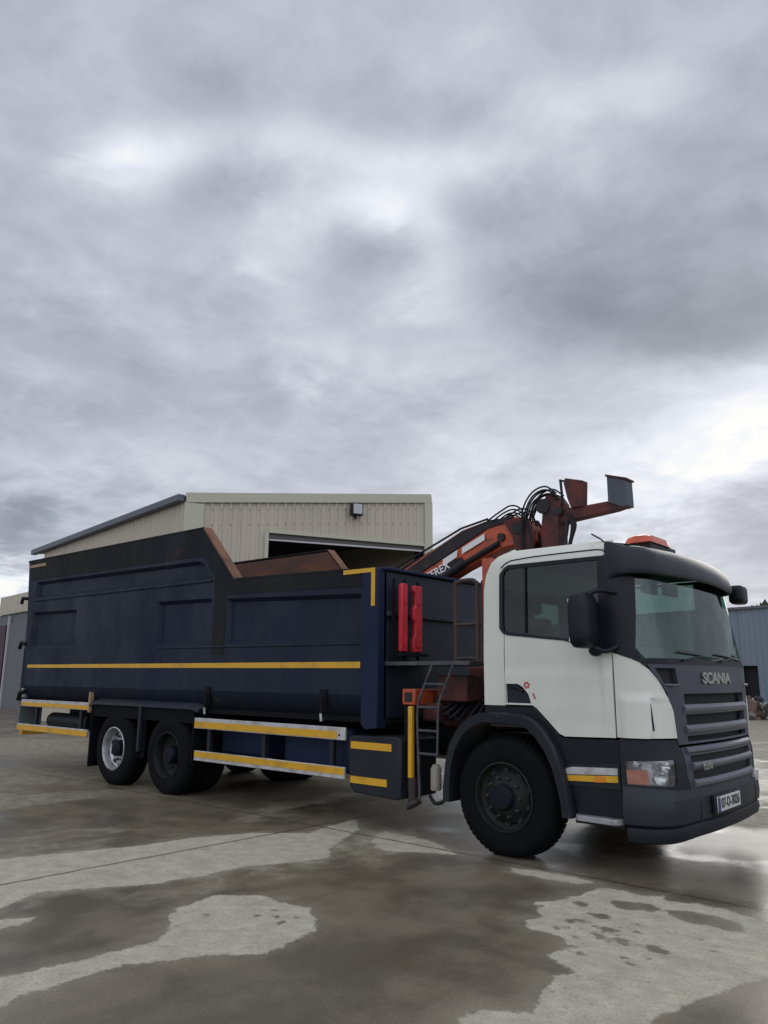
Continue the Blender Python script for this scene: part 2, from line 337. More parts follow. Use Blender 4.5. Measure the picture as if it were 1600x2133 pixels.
def panel(bm, fn, outer, holes=(), o=0.0, th=.02, st=.06, mi=0):
    """sheet with an outline and openings laid on the surface fn(s, z, offset), th thick"""
    loops = [resamp(outer, st)] + [resamp(h, st) for h in holes]
    P = []; E = []
    for lp in loops:
        b = len(P); P += lp; E += [(b + i, b + (i + 1) % len(lp)) for i in range(len(lp))]
    xs = [q[0] for q in outer]; ys = [q[1] for q in outer]
    nx = int((max(xs) - min(xs)) / st); ny = int((max(ys) - min(ys)) / st)
    for i in range(nx + 1):
        for j in range(ny + 1):
            q = (min(xs) + (i + .5) * st, min(ys) + (j + .5) * st)
            if inside(q, outer) and not any(inside(q, h) for h in holes) and all(edist(q, l) > st * .45 for l in [outer] + list(holes)): P.append(q)
    vs, es, fs, *_ = delaunay_2d_cdt([Vector(q) for q in P], E, [], 0, 1e-6)
    top = [bm.verts.new(fn(v.x, v.y, o)) for v in vs]; bot = [bm.verts.new(fn(v.x, v.y, o - th)) for v in vs]
    cnt = {}
    for f in fs:
        c = (sum(vs[i].x for i in f) / len(f), sum(vs[i].y for i in f) / len(f))
        if not inside(c, outer) or any(inside(c, h) for h in holes): continue
        try:
            bm.faces.new([top[i] for i in f]).material_index = mi; bm.faces.new([bot[i] for i in f][::-1]).material_index = mi
        except ValueError: continue
        for i in range(len(f)):
            e = (f[i], f[(i + 1) % len(f)]); cnt[e] = cnt.get(e, 0) + 1
    for (a, b) in list(cnt):
        if (b, a) not in cnt: bm.faces.new((top[b], top[a], bot[a], bot[b])).material_index = mi
    loose = [v for v in top + bot if not v.link_faces]
    for v in loose: bm.verts.remove(v)
    return bm
def text(name, body, size, m, parent, origin, xdir, ydir, depth=.004, bold=0.0, sx=1.0, align='CENTER'):
    c = bpy.data.curves.new(name, 'FONT'); c.body = body; c.size = size; c.extrude = depth; c.align_x = align; c.align_y = 'CENTER'; c.offset = bold
    t = bpy.data.objects.new(name, c); COL.objects.link(t)
    me = bpy.data.meshes.new_from_object(t); bpy.data.objects.remove(t)
    x = Vector(xdir).normalized(); y = Vector(ydir); y = (y - x * y.dot(x)).normalized(); z = x.cross(y)
    mx = Matrix(((x.x * sx, y.x, z.x, origin[0]), (x.y * sx, y.y, z.y, origin[1]), (x.z * sx, y.z, z.z, origin[2]), (0, 0, 0, 1)))
    me.transform(mx); me.materials.clear(); me.materials.append(m)
    o = bpy.data.objects.new(name, me); COL.objects.link(o)
    if parent: setparent(o, parent)
    return o
# ------------------------------------------------------------------ ground
A = [(-1.67, -3.6), (-1.86, -3.27), (-1.67, -2.92), (-1.45, -2.57), (-1.46, -2.38), (-1.38, -2.17), (-1.4, -1.8), (-1.27, -1.52), (-1.2, -1.34), (-1.11, -1.06), (-1.37, -0.78), (-1.65, -0.23), (-1.75, 0.02), (-2.25, 0.48), (-2.04, -0.44), (-2.46, -0.84), (-2.68, -1.37), (-2.72, -1.86), (-2.92, -2.46), (-3.1, -3.01), (-3.9, -4.6), (-2.4, -5.2)]
B = [(-0.45, -4.21), (-0.44, -4.12), (-0.4, -3.95), (-0.36, -3.71), (-0.33, -3.31), (-0.43, -3.12), (-0.67, -2.94), (-0.82, -2.79), (-0.84, -2.65), (-0.87, -2.43), (-0.62, -2.2), (-0.4, -2.24), (-0.17, -2.18), (0.06, -2.33), (0.22, -2.51), (0.25, -2.67), (0.31, -2.84), (0.29, -3.0), (0.1, -3.19), (-0.01, -3.39), (-0.12, -3.59), (-0.13, -3.83), (-0.11, -4.02), (-0.12, -4.15), (0.1, -4.6), (-.7, -5.2)]
C = [(0.9, -1.03), (0.97, -0.92), (1.03, -0.68), (1.07, -0.36), (1.15, -0.29), (1.4, -0.35), (1.5, -0.22), (1.57, -0.36), (1.75, -0.28), (1.96, -0.28), (2.25, -0.4), (2.6, -0.5), (3.1, -0.7), (3.0, -1.5), (2.59, -1.29), (2.53, -1.43), (2.44, -1.61), (2.41, -1.8), (2.35, -1.97), (2.32, -2.15), (2.29, -2.32), (2.33, -2.51), (2.3, -3.3), (1.97, -3.0), (1.75, -2.45), (1.71, -2.28), (1.68, -2.17), (1.72, -2.04), (1.62, -1.96), (1.54, -1.96), (1.49, -1.9), (1.51, -1.68), (1.39, -1.55), (1.24, -1.57), (1.13, -1.54), (1.08, -1.45), (1.1, -1.3), (0.98, -1.12)]
D = [(1.75, -3.2), (1.6, -2.86), (1.62, -2.76), (1.73, -2.69), (1.84, -2.64), (1.99, -2.82), (2.1, -3.2)]
Ee = [(-1.57, 0.19), (-1.23, 0.17), (-0.77, 0.07), (-0.36, -0.2), (-0.57, -0.3), (-0.95, -0.52), (-1.11, -0.47), (-1.41, -0.17)]
Fl = [(0.25, -0.28), (0.46, -0.2), (0.71, -0.19), (1.02, -0.22), (0.88, -0.38), (0.6, -0.40), (0.31, -0.41)]
Rr = [(-30, 60), (30, 70), (30, 3), (3.2, 1.2), (1.41, 2.69), (0.72, 2.3), (-0.08, 5.42), (-0.62, 9.0), (-12, 36)]
J = [(-1.59, -3.9), (-1.30, -3.55), (-1.2, -3.68), (-1.29, -3.95)]
L1 = [(-9.5, -2.2), (-8.6, .6), (-7.6, .7), (-7.0, -.8), (-7.2, -2.2), (-8.2, -3.5)]
L2 = [(-16, 2), (-12, 5), (-10.2, 3.5), (-10.8, 0.4), (-12.5, -1.5), (-16, -2)]
L3 = [(-6.6, -1.2), (-5.9, -.6), (-5.7, -1.4), (-5.2, -2.3), (-4.6, -2.9), (-5.2, -3.9), (-6.3, -2.8)]
W1 = [(-5.14, -2.1), (-5.59, -1.63), (-5.64, -0.75), (-4.5, 0.2), (-4.28, 1.3), (-3.65, 0.66), (-3.17, 0.02), (-2.81, -0.93), (-3.44, -1.42), (-3.82, -1.79), (-4.53, -2.11)]
W2 = [(-2.6, -.3), (-1.9, .9), (-.6, 2.4), (1.1, 2.4), (1.5, 1.0), (1.2, .2), (.2, -.2), (-.6, .3), (-1.6, .35)]  # wet ground under the cab, also darkened for the shade round the front wheel
A2 = [(-4.9, -2.6), (-3.9, -1.75), (-3.0, -.9), (-2.7, .1), (-2.9, 1.2), (-2.2, .6), (-1.6, -.6), (-1.6, -2.0), (-1.9, -3.2), (-2.4, -4.4), (-3.6, -3.6)]
_r = random.Random(4)
HO = [(-.28 + .11 * i + _r.uniform(-.02, .02), -2.62 + .055 * j + .03 * i + _r.uniform(-.012, .012), _r.uniform(.004, .013)) for i in range(4) for j in range(5) if _r.random() < .75]
HO += [(1.5 + _r.gauss(0, .28), -1.45 + _r.gauss(0, .22), _r.uniform(.004, .016)) for i in range(40)]
HO += [(1.38, -1.0, .055), (1.53, -1.23, .05), (1.92, -1.39, .055), (1.16, -0.84, .05), (1.40, -0.66, .08), (1.52, -0.6, .08), (1.88, -0.62, .13), (2.02, -.62, .12), (1.75, -.6, .06), (1.70, -1.36, .03), (1.64, -1.30, .02), (1.3, -1.25, .03), (-.55, -2.75, .02)]
def sd(X, Y, poly):
    d = np.full(X.shape, 1e9); ins = np.zeros(X.shape, bool); n = len(poly)
    for i in range(n):
        x0, y0 = poly[i]; x1, y1 = poly[(i + 1) % n]; dx, dy = x1 - x0, y1 - y0
        t = np.clip(((X - x0) * dx + (Y - y0) * dy) / (dx * dx + dy * dy), 0, 1)
        d = np.minimum(d, np.hypot(X - x0 - t * dx, Y - y0 - t * dy))
        c = ((y0 > Y) != (y1 > Y)) & (X < (x1 - x0) * (Y - y0) / (y1 - y0 + 1e-12) + x0); ins ^= c
    return np.where(ins, d, -d)
def graded(a, b, st, far):
    c = list(np.arange(a, b, st)); x = c[-1]; s = st
    while x < far: s *= 1.35; x += s; c.append(x)
    x = a; s = st; l = []
    while x > -far: s *= 1.35; x -= s; l.append(x)
    return np.array(l[::-1] + c)
def ground():
    xs = graded(-9, 5, .028, 1400); ys = graded(-5.5, 4.5, .028, 1400)
    X, Y = np.meshgrid(xs, ys); nx, ny = len(xs), len(ys)
    dry = np.full(X.shape, -1e9)
    for P_ in (A, B, C, D, Ee, Fl, J): dry = np.maximum(dry, sd(X, Y, P_))
    for x, y, r in HO: dry = np.minimum(dry, np.hypot((X - x) * .8 + (Y - y) * .3, Y - y) - r)
    damp = np.full(X.shape, -1e9)
    for P_ in (Rr, L1, L2, L3, A2): damp = np.maximum(damp, sd(X, Y, P_))
    for P_ in (W1, W2): damp = np.where(sd(X, Y, P_) > -.6, np.minimum(damp, -sd(X, Y, P_) * 4.0 - .2), damp)
    Z = np.zeros(X.shape)
    me = bpy.data.meshes.new('ground')
    co = np.stack([X, Y, Z], -1).reshape(-1, 3)
    i = np.arange(nx * ny).reshape(ny, nx)
    q = np.stack([i[:-1, :-1], i[:-1, 1:], i[1:, 1:], i[1:, :-1]], -1).reshape(-1, 4)
    me.vertices.add(len(co)); me.vertices.foreach_set('co', co.ravel())
    me.loops.add(q.size); me.loops.foreach_set('vertex_index', q.ravel().astype(np.int32))
    me.polygons.add(len(q)); me.polygons.foreach_set('loop_start', np.arange(0, q.size, 4, dtype=np.int32)); me.polygons.foreach_set('loop_total', np.full(len(q), 4, np.int32))
    me.update()
    for nm, d in (('dry', dry), ('damp', damp)):
        at = me.attributes.new(nm, 'FLOAT', 'POINT'); at.data.foreach_set('value', np.clip(d, -2, 2).ravel().astype(np.float32))
    o = bpy.data.objects.new('ground', me); COL.objects.link(o); struct(o)
    m = bpy.data.materials.new('wet_and_dry_concrete'); m.use_nodes = True; t = m.node_tree; L = t.links.new; b = t.nodes['Principled BSDF']
    def mm(op, a, b_=None, c=None, clamp=False):
        n = t.nodes.new('ShaderNodeMath'); n.operation = op; n.use_clamp = clamp
        for k, v in enumerate((a, b_, c)):
            if v is None: continue
            if isinstance(v, (int, float)): n.inputs[k].default_value = v
            else: L(v, n.inputs[k])
        return n.outputs[0]
    def rng(v, a, b_, c=0, d=1):
        n = nd(t, 'ShaderNodeMapRange', interpolation_type='SMOOTHSTEP'); L(v, n.inputs[0])
        for k, w in zip((1, 2, 3, 4), (a, b_, c, d)): n.inputs[k].default_value = w
        return n.outputs[0]
    tc = t.nodes.new('ShaderNodeTexCoord')
    def noise(sc, det=5, ro=.6, st=(1, 1, 1), off=0, dist=0.0, rot=0):
        mp = nd(t, 'ShaderNodeMapping'); mp.inputs['Scale'].default_value = st; mp.inputs['Location'].default_value = (off, off * .7, 0); mp.inputs['Rotation'].default_value = (0, 0, rot); L(tc.outputs['Object'], mp.inputs[0])
        n = nd(t, 'ShaderNodeTexNoise'); n.inputs['Scale'].default_value = sc; n.inputs['Detail'].default_value = det; n.inputs['Roughness'].default_value = ro; n.inputs['Distortion'].default_value = dist
        L(mp.outputs[0], n.inputs['Vector']); return n.outputs[0]
    def mixc(f, a, b_):
        n = nd(t, 'ShaderNodeMix', data_type='RGBA'); L(f, n.inputs[0])
        for k, v in ((6, a), (7, b_)):
            if isinstance(v, tuple): n.inputs[k].default_value = (*v, 1)
            else: L(v, n.inputs[k])
        return n.outputs[2]
    def att(nm): a = nd(t, 'ShaderNodeAttribute'); a.attribute_name = nm; return a.outputs['Fac']
    e1 = noise(9, 6, .65); e2 = noise(2.2, 5, .6, off=3); e3 = noise(34, 3, .6)
    dry_c = rng(mm('ADD', att('dry'), mm('ADD', mm('MULTIPLY', mm('SUBTRACT', e1, .5), .16), mm('MULTIPLY', mm('SUBTRACT', e3, .5), .05))), -.016, .020)
    soft = rng(mm('ADD', att('dry'), mm('MULTIPLY', mm('SUBTRACT', e2, .5), .5)), -.20, .05)
    dry_f = mm('MAXIMUM', dry_c, mm('MULTIPLY', soft, .22))
    trk = None
    stre = noise(.55, 7, .62, (1, .42, 1), 7, .6, .75)
    damp_f = rng(mm('ADD', mm('MULTIPLY', att('damp'), .5), mm('ADD', mm('MULTIPLY', mm('SUBTRACT', e2, .5), 1.4), mm('MULTIPLY', mm('SUBTRACT', stre, .5), 4.2))), -.30, .50)
    blot = noise(1.3, 6, .6, off=11); fine = noise(60, 4, .7); mid = noise(7, 5, .65, off=4); lines = noise(4, 4, .6, (1, .22, 1), 2, 0, .75)
    wet = mixc(rng(blot, .38, .62), (.104, .088, .060), (.180, .153, .106))
    wet = mixc(rng(lines, .5, .8, 0, .55), wet, (.082, .068, .044))
    damp = mixc(rng(mid, .35, .7), (.18, .158, .112), (.31, .28, .205))
    dry = mixc(rng(mid, .3, .75), (.365, .335, .255), (.485, .448, .345))
    marks = rng(noise(16, 4, .6, (1, 1, 1), 9), .60, .70, 0, .6)
    dry = mixc(rng(noise(2.6, 5, .65, off=31), .50, .72, 0, .55), dry, (.27, .245, .185))
    dry = mixc(marks, dry, (.20, .18, .135))
    tr = noise(1.5, 4, .55, (1, .10, 1), 13, .25, 1.25)
    wet = mixc(rng(tr, .50, .68, 0, .35), wet, (.14, .125, .095))
    base = mixc(damp_f, wet, damp); base = mixc(dry_f, base, dry)
    # joint lines between the slabs
    sx = nd(t, 'ShaderNodeSeparateXYZ'); L(tc.outputs['Object'], sx.inputs[0])
    wv = mm('MULTIPLY', mm('SUBTRACT', mid, .5), .05)
    # joints run along X (every 5 m in Y) and along Y
    jy = mm('ABSOLUTE', mm('SUBTRACT', mm('PINGPONG', mm('ADD', mm('ADD', sx.outputs[0], 2.26), wv), 3.2), 0.0))
    jx = mm('ABSOLUTE', mm('PINGPONG', mm('ADD', mm('ADD', sx.outputs[1], .12), wv), 4.4))
    jl = mm('MAXIMUM', rng(jy, .010, .026, 1, 0), rng(jx, .010, .026, 1, 0))
    base = mixc(mm('MULTIPLY', jl, .75), base, (.045, .042, .036))
    sp = nd(t, 'ShaderNodeMix', data_type='RGBA', blend_type='MULTIPLY'); sp.inputs[0].default_value = .55
    gl = nd(t, 'ShaderNodeMapRange'); L(fine, gl.inputs[0]); gl.inputs[1].default_value = .3; gl.inputs[2].default_value = .7; gl.inputs[3].default_value = .58; gl.inputs[4].default_value = 1.38
    L(base, sp.inputs[6]); cg = nd(t, 'ShaderNodeCombineColor'); [L(gl.outputs[0], cg.inputs[k]) for k in range(3)]; L(cg.outputs[0], sp.inputs[7])
    L(sp.outputs[2], b.inputs['Base Color'])
    # tyre tracks and long wheel smears across the slabs
    isdry = mm('MAXIMUM', dry_f, mm('MULTIPLY', damp_f, .8))
    pool = rng(noise(.8, 4, .5, off=21), .52, .62)
    rw = mm('MULTIPLY_ADD', pool, -.16, .40)
    rough = nd(t, 'ShaderNodeMix'); L(isdry, rough.inputs[0]); L(rw, rough.inputs[2]); rough.inputs[3].default_value = .85
    L(rough.outputs[0], b.inputs['Roughness']); b.inputs['Specular IOR Level'].default_value = .32
    bp = nd(t, 'ShaderNodeBump'); bp.inputs['Distance'].default_value = .006; bp.inputs['Strength'].default_value = .35
    L(mm('ADD', mm('MULTIPLY', fine, .5), mid), bp.inputs['Height']); L(bp.outputs[0], b.inputs['Normal'])
    me.materials.append(m)
ground()
# ------------------------------------------------------------------ buildings and yard edge
M['clad'] = mat('cream_cladding', (.45, .40, .31), .55, c2=(.385, .34, .265), scale=1.2, thr=(.4, .8), stretch=(1, 1, .4))
M['trim'] = mat('cream_trim', (.42, .41, .31), .5)
M['gutter'] = mat('grey_verge', (.075, .085, .11), .45)
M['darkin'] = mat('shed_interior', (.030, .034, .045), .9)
M['lintel'] = mat('roller_lintel', (.10, .09, .085), .7)
M['bar'] = mat('pale_bar', (.42, .42, .42), .5)
M['steelblue'] = mat('blue_grey_cladding', (.165, .215, .265), .6, c2=(.19, .22, .25), scale=.25, thr=(.4, .7), stretch=(1, 1, .3))
M['dshed'] = mat('dark_grey_door', (.11, .115, .125), .6)
M['maroon'] = mat('maroon_door', (.050, .020, .032), .6)
M['leaf'] = mat('hedge_leaf', (.030, .042, .022), .8, c2=(.05, .055, .035), scale=2)
def ribbed(bm, p0, p1, z0, z1, pitch=.25, dep=.03, mi=0, hole=None, ztop=None):
    """profiled sheet wall from p0 to p1 (xy); ztop(t) gives the top; hole=(t0,t1,z) opening from the ground up to z"""
    a = Vector((p0[0], p0[1], 0)); b = Vector((p1[0], p1[1], 0)); Ln = (b - a).length; d = (b - a) / Ln; n = Vector((d.y, -d.x, 0))
    xs = []; x = 0.0
    while x < Ln:
        for f, o_ in ((0, 0), (.55, 0), (.68, 1), (.87, 1)):
            xx = x + f * pitch
            if xx < Ln: xs.append((xx, o_))
        x += pitch
    xs.append((Ln, 0)); prev = None
    if hole:
        extra = [(hole[0] * Ln, 0), (hole[1] * Ln, 0)]; xs = sorted(xs + extra)
    for xx, o_ in xs:
        t_ = xx / Ln; zt = ztop(t_) if ztop else z1
        q = a + d * xx + n * (o_ * dep)
        lo = z0
        col = (q, t_, zt)
        if prev:
            q0, t0, zt0 = prev; tm = (t0 + t_) / 2
            l = hole[2] if hole and hole[0] - 1e-6 <= tm <= hole[1] + 1e-6 else z0
            vs = [bm.verts.new((q0.x, q0.y, l)), bm.verts.new((q.x, q.y, l)), bm.verts.new((q.x, q.y, zt)), bm.verts.new((q0.x, q0.y, zt0))]
            bm.faces.new(vs).material_index = mi
        prev = col
    return bm
def warehouse():
    w = thing('warehouse', 'cream ribbed metal warehouse with a tall open doorway standing behind the truck', 'warehouse', (-12.8, 5.1, 0))
    C0 = Vector((-12.8, 5.1, 0)); fd = Vector((.4067, .9135, 0)); s_len = 7.21; C1 = C0 + fd * s_len
    ld = Vector((-.9890, .1478, 0)); C2 = C0 + ld * 12.6
    zl, zr = 6.13, 6.86
    n = Vector((fd.y, -fd.x, 0)); nl = Vector((-ld.y, ld.x, 0)) * 1
    if nl.y > 0: nl = -nl
    bm = NB(); ribbed(bm, C0, C1, 0, zl, .25, .035, ztop=lambda t: zl + (zr - zl) * t, hole=(.308, .974, 5.34))
    link('front_wall', bm, M['clad'], w)
    C2w = C0 + ld * 11.6
    bm = NB(); ribbed(bm, C2w, C0, 0, zl, .25, .035, ztop=lambda t: zl - .15); link('side_wall', bm, M['clad'], w)
    back = C1 + ld * 14; bm = NB()
    vs = [bm.verts.new(v) for v in (C1, back, back + Vector((0, 0, zr)), C1 + Vector((0, 0, zr)))]; bm.faces.new(vs)
    vs = [bm.verts.new(v) for v in (C2w, back, back + Vector((0, 0, zr)), C2w + Vector((0, 0, zl)))]; bm.faces.new(vs)
    link('rear_wall', bm, M['clad'], w)
    # roof slab
    bm = NB(); z = Vector((0, 0, 1))
    q = [C0 + z * (zl - .09) + n * .02, C1 + z * (zr - .09) + n * .02 , back + z * (zr - .09), C2 + z * (zl - .09) + nl * .05]
    A_ = [bm.verts.new(v) for v in q]; B_ = [bm.verts.new(v + z * .09) for v in q]
    bm.faces.new(A_); bm.faces.new(B_[::-1])
    for i in range(4): bm.faces.new((A_[i], A_[(i + 1) % 4], B_[(i + 1) % 4], B_[i]))
    link('roof', bm, M['gutter'], w)
    # verge flashing along the top, corner trims
    bm = NB()
    obox(bm, C0 + z * (zl - .07) + n * .06, C1 + z * (zr - .07) + n * .06, .05, .26)
    obox(bm, C1 + n * .05 - fd * .10, C1 + n * .05 - fd * .10 + z * (zr - .2), .06, .26, up=fd)
    obox(bm, C0 + n * .05 + fd * .22, C0 + n * .05 + fd * .22 + z * (zl - .2), .06, .50, up=fd)
    link('trim', bm, M['trim'], w)
    bm = NB(); obox(bm, C0 + z * (zl - .08) + nl * .12 + fd * 0, C2 + z * (zl - .04) + nl * .12, .20, .19)
    link('gutter', bm, M['gutter'], w, bevel=.02)
    # doorway
    t0, t1 = .308, .974
    a = C0 + fd * s_len * t0; b = C0 + fd * s_len * t1
    bm = NB(); obox(bm, a + z * 5.27 - n * .12, b + z * 5.27 - n * .12, .2, .15); link('lintel', bm, M['lintel'], w)
    bm = NB(); obox(bm, a + z * 5.15 - n * .02, b + z * 5.19 - n * .02, .05, .045); link('door_track', bm, M['bar'], w)
    bm = NB(); obox(bm, a + n * .045 - fd * .03, a + n * .045 + z * 5.34 - fd * .03, .05, .10, up=fd); obox(bm, a + z * 5.37 + n * .045, b + z * 5.37 + n * .045, .05, .09); link('door_frame', bm, M['trim'], w)
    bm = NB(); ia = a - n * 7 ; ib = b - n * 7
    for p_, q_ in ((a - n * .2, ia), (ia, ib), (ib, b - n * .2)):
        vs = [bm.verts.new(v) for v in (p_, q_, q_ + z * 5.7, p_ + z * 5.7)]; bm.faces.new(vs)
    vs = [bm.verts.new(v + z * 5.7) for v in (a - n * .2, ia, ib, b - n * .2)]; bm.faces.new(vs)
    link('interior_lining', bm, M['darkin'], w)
    bm = NB()
    for k in range(26):
        for zz in (.16, .62):
            q = C0 + fd * (.45 + k * .25) + n * .042 + z * (zl + (zr - zl) * (.45 + k * .25) / s_len - .25 - zz * .9)
            obox(bm, q, q + n * .008, .025, .025)
    o_ = link('screw_row', bm, M['lintel'], w); o_['kind'] = 'stuff'
    # floodlight on the wall
    f = C0 + fd * s_len * .655 + n * .22 + z * 6.18
    bm = NB(); obox(bm, f - fd * .17, f + fd * .17, .20, .36); fl = link('floodlight', bm, M['greydark'], w, bevel=.02)
    bm = NB(); obox(bm, f - fd * .13 + n * .105, f + fd * .13 + n * .105, .02, .28); link('lamp_glass', bm, M['bar'], fl)
    bm = NB(); obox(bm, f - n * .05 - z * .26, f - n * .16 - z * .1, .05, .05); link('bracket', bm, M['greydark'], fl)
warehouse()
def low_shed():
    w = thing('low_shed', 'low cream-fasciad shed with dark doors beyond the truck tail', 'shed', (-30.5, 8.8, 0))
    # wall along the direction of the warehouse side
    d = Vector((-.993, .118, 0)); P0 = Vector((-24.5, 9.0, 0)); P1 = P0 + d * 11.75; n = Vector((-d.y, d.x, 0)); z = Vector((0, 0, 1))
    if n.y > 0: n = -n
    bm = NB(); ribbed(bm, P1 + n * .1, P0 + n * .1, 4.4, 5.3, .25, .03); link('fascia', bm, M['clad'], w)
    bm = NB(); vs = []
    P3 = P1 + d * 7
    for a, b, c in ((P0, P3, 4.4),): bm.faces.new([bm.verts.new(v) for v in (a, b, b + z * c, a + z * c)])
    link('wall', bm, M['dshed'], w)
    bm = NB(); q = [P0, P3, P3 + Vector((0, 9, 0)), P0 + Vector((0, 9, 0))]; bm.faces.new([bm.verts.new(v + z * 4.41) for v in q])
    q = [P0, P1, P1 + Vector((0, 9, 0)), P0 + Vector((0, 9, 0))]; bm.faces.new([bm.verts.new(v + z * 5.3) for v in q])
    bm.faces.new([bm.verts.new(v) for v in (P1 + z * 4.4, P1 + z * 5.3, P1 + Vector((0, 9, 5.3)), P1 + Vector((0, 9, 4.4)))])
    link('roof', bm, M['gutter'], w)
    for k in range(5):
        a = P0 + d * (1.2 + k * 3.1) + n * .05
        bm = NB(); obox(bm, a, a + d * 2.5, .06, 7.8); dr_ = link('door', bm, M['maroon'] if k == 3 or k == 4 else M['dshed'], w)
        bm = NB(); obox(bm, a + n * .05 + d * 2.55, a + n * .05 + d * 2.55 + z * 4.3, .1, .12, up=d); link('door_post', bm, M['bar'], w)
low_shed()
def blue_shed():
    w = thing('blue_shed', 'long blue-grey ribbed shed with a dark doorway right of the truck cab', 'shed', (-14, 45, 0))
    cam_p = Vector((3.942, -6.1181, 0))
    # facade facing the yard; points found from the yard survey
    L0 = Vector((-14.6, 36.8, 0)); L1 = Vector((2.0, 33.3, 0)); z = Vector((0, 0, 1))
    bm = NB(); ribbed(bm, L0, L1, 0, 5.15, .30, .05, hole=(.368, .413, 2.25)); link('wall', bm, M['steelblue'], w)
    bm = NB(); n = Vector((.26, .96, 0)); bm.faces.new([bm.verts.new(v) for v in (L0 + z * 5.17, L1 + z * 5.17, L1 + n * 12 + z * 6.0, L0 + n * 12 + z * 6.0)])
    link('roof', bm, M['gutter'], w)
    bm = NB(); obox(bm, L0 + z * 5.13 - n * .1, L1 + z * 5.13 - n * .1, .12, .12); link('gutter', bm, M['dshed'], w)
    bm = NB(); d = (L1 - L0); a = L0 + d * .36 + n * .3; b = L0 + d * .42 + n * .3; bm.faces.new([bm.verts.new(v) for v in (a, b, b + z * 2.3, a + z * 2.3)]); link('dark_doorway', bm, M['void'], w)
    bm = NB(); bm.faces.new([bm.verts.new(v) for v in (L0, L0 + n * 12, L0 + n * 12 + z * 6.0, L0 + z * 5.15)]); link('side_wall', bm, M['steelblue'], w)
blue_shed()
def leafmass(name, boxes, n, size, m):
    bm = NB(); rnd = random.Random(3)
    for (x0, x1, y0, y1, z1) in boxes:
        for i in range(n):
            x = rnd.uniform(x0, x1); y = rnd.uniform(y0, y1)
            h = z1 * (.88 + .12 * math.sin(x * .55) * math.cos(x * .23 + y * .3)); z_ = rnd.uniform(0, 1) ** .45 * h
            c = Vector((x, y, z_)); a = Vector((rnd.gauss(0, 1), rnd.gauss(0, 1), rnd.gauss(0, 1))).normalized() * size * rnd.uniform(.5, 1.3); b = a.cross(Vector((rnd.gauss(0, 1), rnd.gauss(0, 1), rnd.gauss(0, 1)))).normalized() * a.length * .7
            bm.faces.new([bm.verts.new(v) for v in (c - a, c + b, c + a, c - b)])
    return link(name, bm, m)
tag(leafmass('tree_belt', [(-34, 12, 62, 68, 7.9), (-92, -70, 60, 66, 3)], 9000, .34, M['leaf']), 'dark far belt of trees rising just above the blue shed roof', 'trees', kind='stuff')
def rubble():
    rnd = random.Random(11); cols = [mat('rubble_brown', (.11, .065, .045), .9), mat('rubble_grey', (.19, .18, .16), .9), mat('rubble_dark', (.03, .028, .028), .9), mat('rubble_pale', (.38, .36, .32), .9)]
    bm = NB()
    for i in range(520):
        x = rnd.uniform(-13, 3); y = 30 - .27 * (x + 9) + rnd.gauss(0, 1.0)
        h = .95 * math.exp(-((y - (30 - .27 * (x + 9))) / 1.6) ** 2) * (.55 + .45 * math.sin(x * 1.7)); c = Vector((x, y, rnd.uniform(0, max(.08, h)))); s = rnd.uniform(.08, .32)
        b2 = bmesh.ops.create_icosphere(bm, subdivisions=1, radius=s)
        k = rnd.choice((0, 0, 1, 2, 2, 3)) ; rot = Matrix.Rotation(rnd.uniform(0, 6), 3, Vector((rnd.random(), rnd.random(), rnd.random() + .1)).normalized())
        sc = Vector((rnd.uniform(.6, 2.0), rnd.uniform(.5, 1.1), rnd.uniform(.4, .9)))
        for v in b2['verts']:
            q = Vector((v.co.x * sc.x, v.co.y * sc.y, v.co.z * sc.z)) * rnd.uniform(.8, 1.15); v.co = rot @ q + c
        for v in b2['verts']:
            for f in v.link_faces: f.material_index = k
    o = link('rubble', bm, cols); tag(o, 'low heap of brown and grey rubble along the foot of the blue shed', 'rubble', kind='stuff')
rubble()
def beam(p0, p1, w, h, m, nm, lab, cat):
    bm = NB(); obox(bm, p0, p1, w, h); o = link(nm, bm, m, bevel=.01); tag(o, lab, cat); return o
# ------------------------------------------------------------------ truck
# truck coordinates: X forward, Y from the near side (0) to the far side (2.5), Z up
TR = thing('tipper_truck', 'long three-axle truck with white cab, worn navy high-sided body and orange loader crane', 'truck', (-4.0, 1.25, 0))
CTRL = [(-0.6, .06), (-.22, .06), (.3, .06), (.7, .06), (1.05, .062), (1.20, .075), (1.31, .11), (1.39, .175), (1.435, .26), (1.46, .38), (1.48, .55), (1.505, .85), (1.515, 1.25)]
CTRL = CTRL + [(x, 2.5 - y) for x, y in CTRL[-2::-1]]
def _cr(P, n=12):
    o = []
    for i in range(1, len(P) - 2):
        a, b, c, d = P[i - 1:i + 3]
        for k in range(n):
            t = k / n; o.append(tuple(.5 * ((2 * b[j]) + (c[j] - a[j]) * t + (2 * a[j] - 5 * b[j] + 4 * c[j] - d[j]) * t * t + (-a[j] + 3 * b[j] - 3 * c[j] + d[j]) * t ** 3) for j in (0, 1)))
    o.append(P[-2]); return o
PL = _cr(CTRL); ARC = [-.22]
for a, b in zip(PL, PL[1:]): ARC.append(ARC[-1] + math.hypot(b[0] - a[0], b[1] - a[1]))
SMAX = ARC[-1]; SMID = (SMAX - .22) / 2
def plan(s):
    s = max(ARC[0], min(SMAX - 1e-6, s)); lo, hi = 0, len(ARC) - 1
    while hi - lo > 1:
        m = (lo + hi) // 2
        if ARC[m] <= s: lo = m
        else: hi = m
    t = (s - ARC[lo]) / (ARC[hi] - ARC[lo]); a, b = PL[lo], PL[hi]; dx, dy = b[0] - a[0], b[1] - a[1]; l = math.hypot(dx, dy)
    return a[0] + dx * t, a[1] + dy * t, dy / l, -dx / l
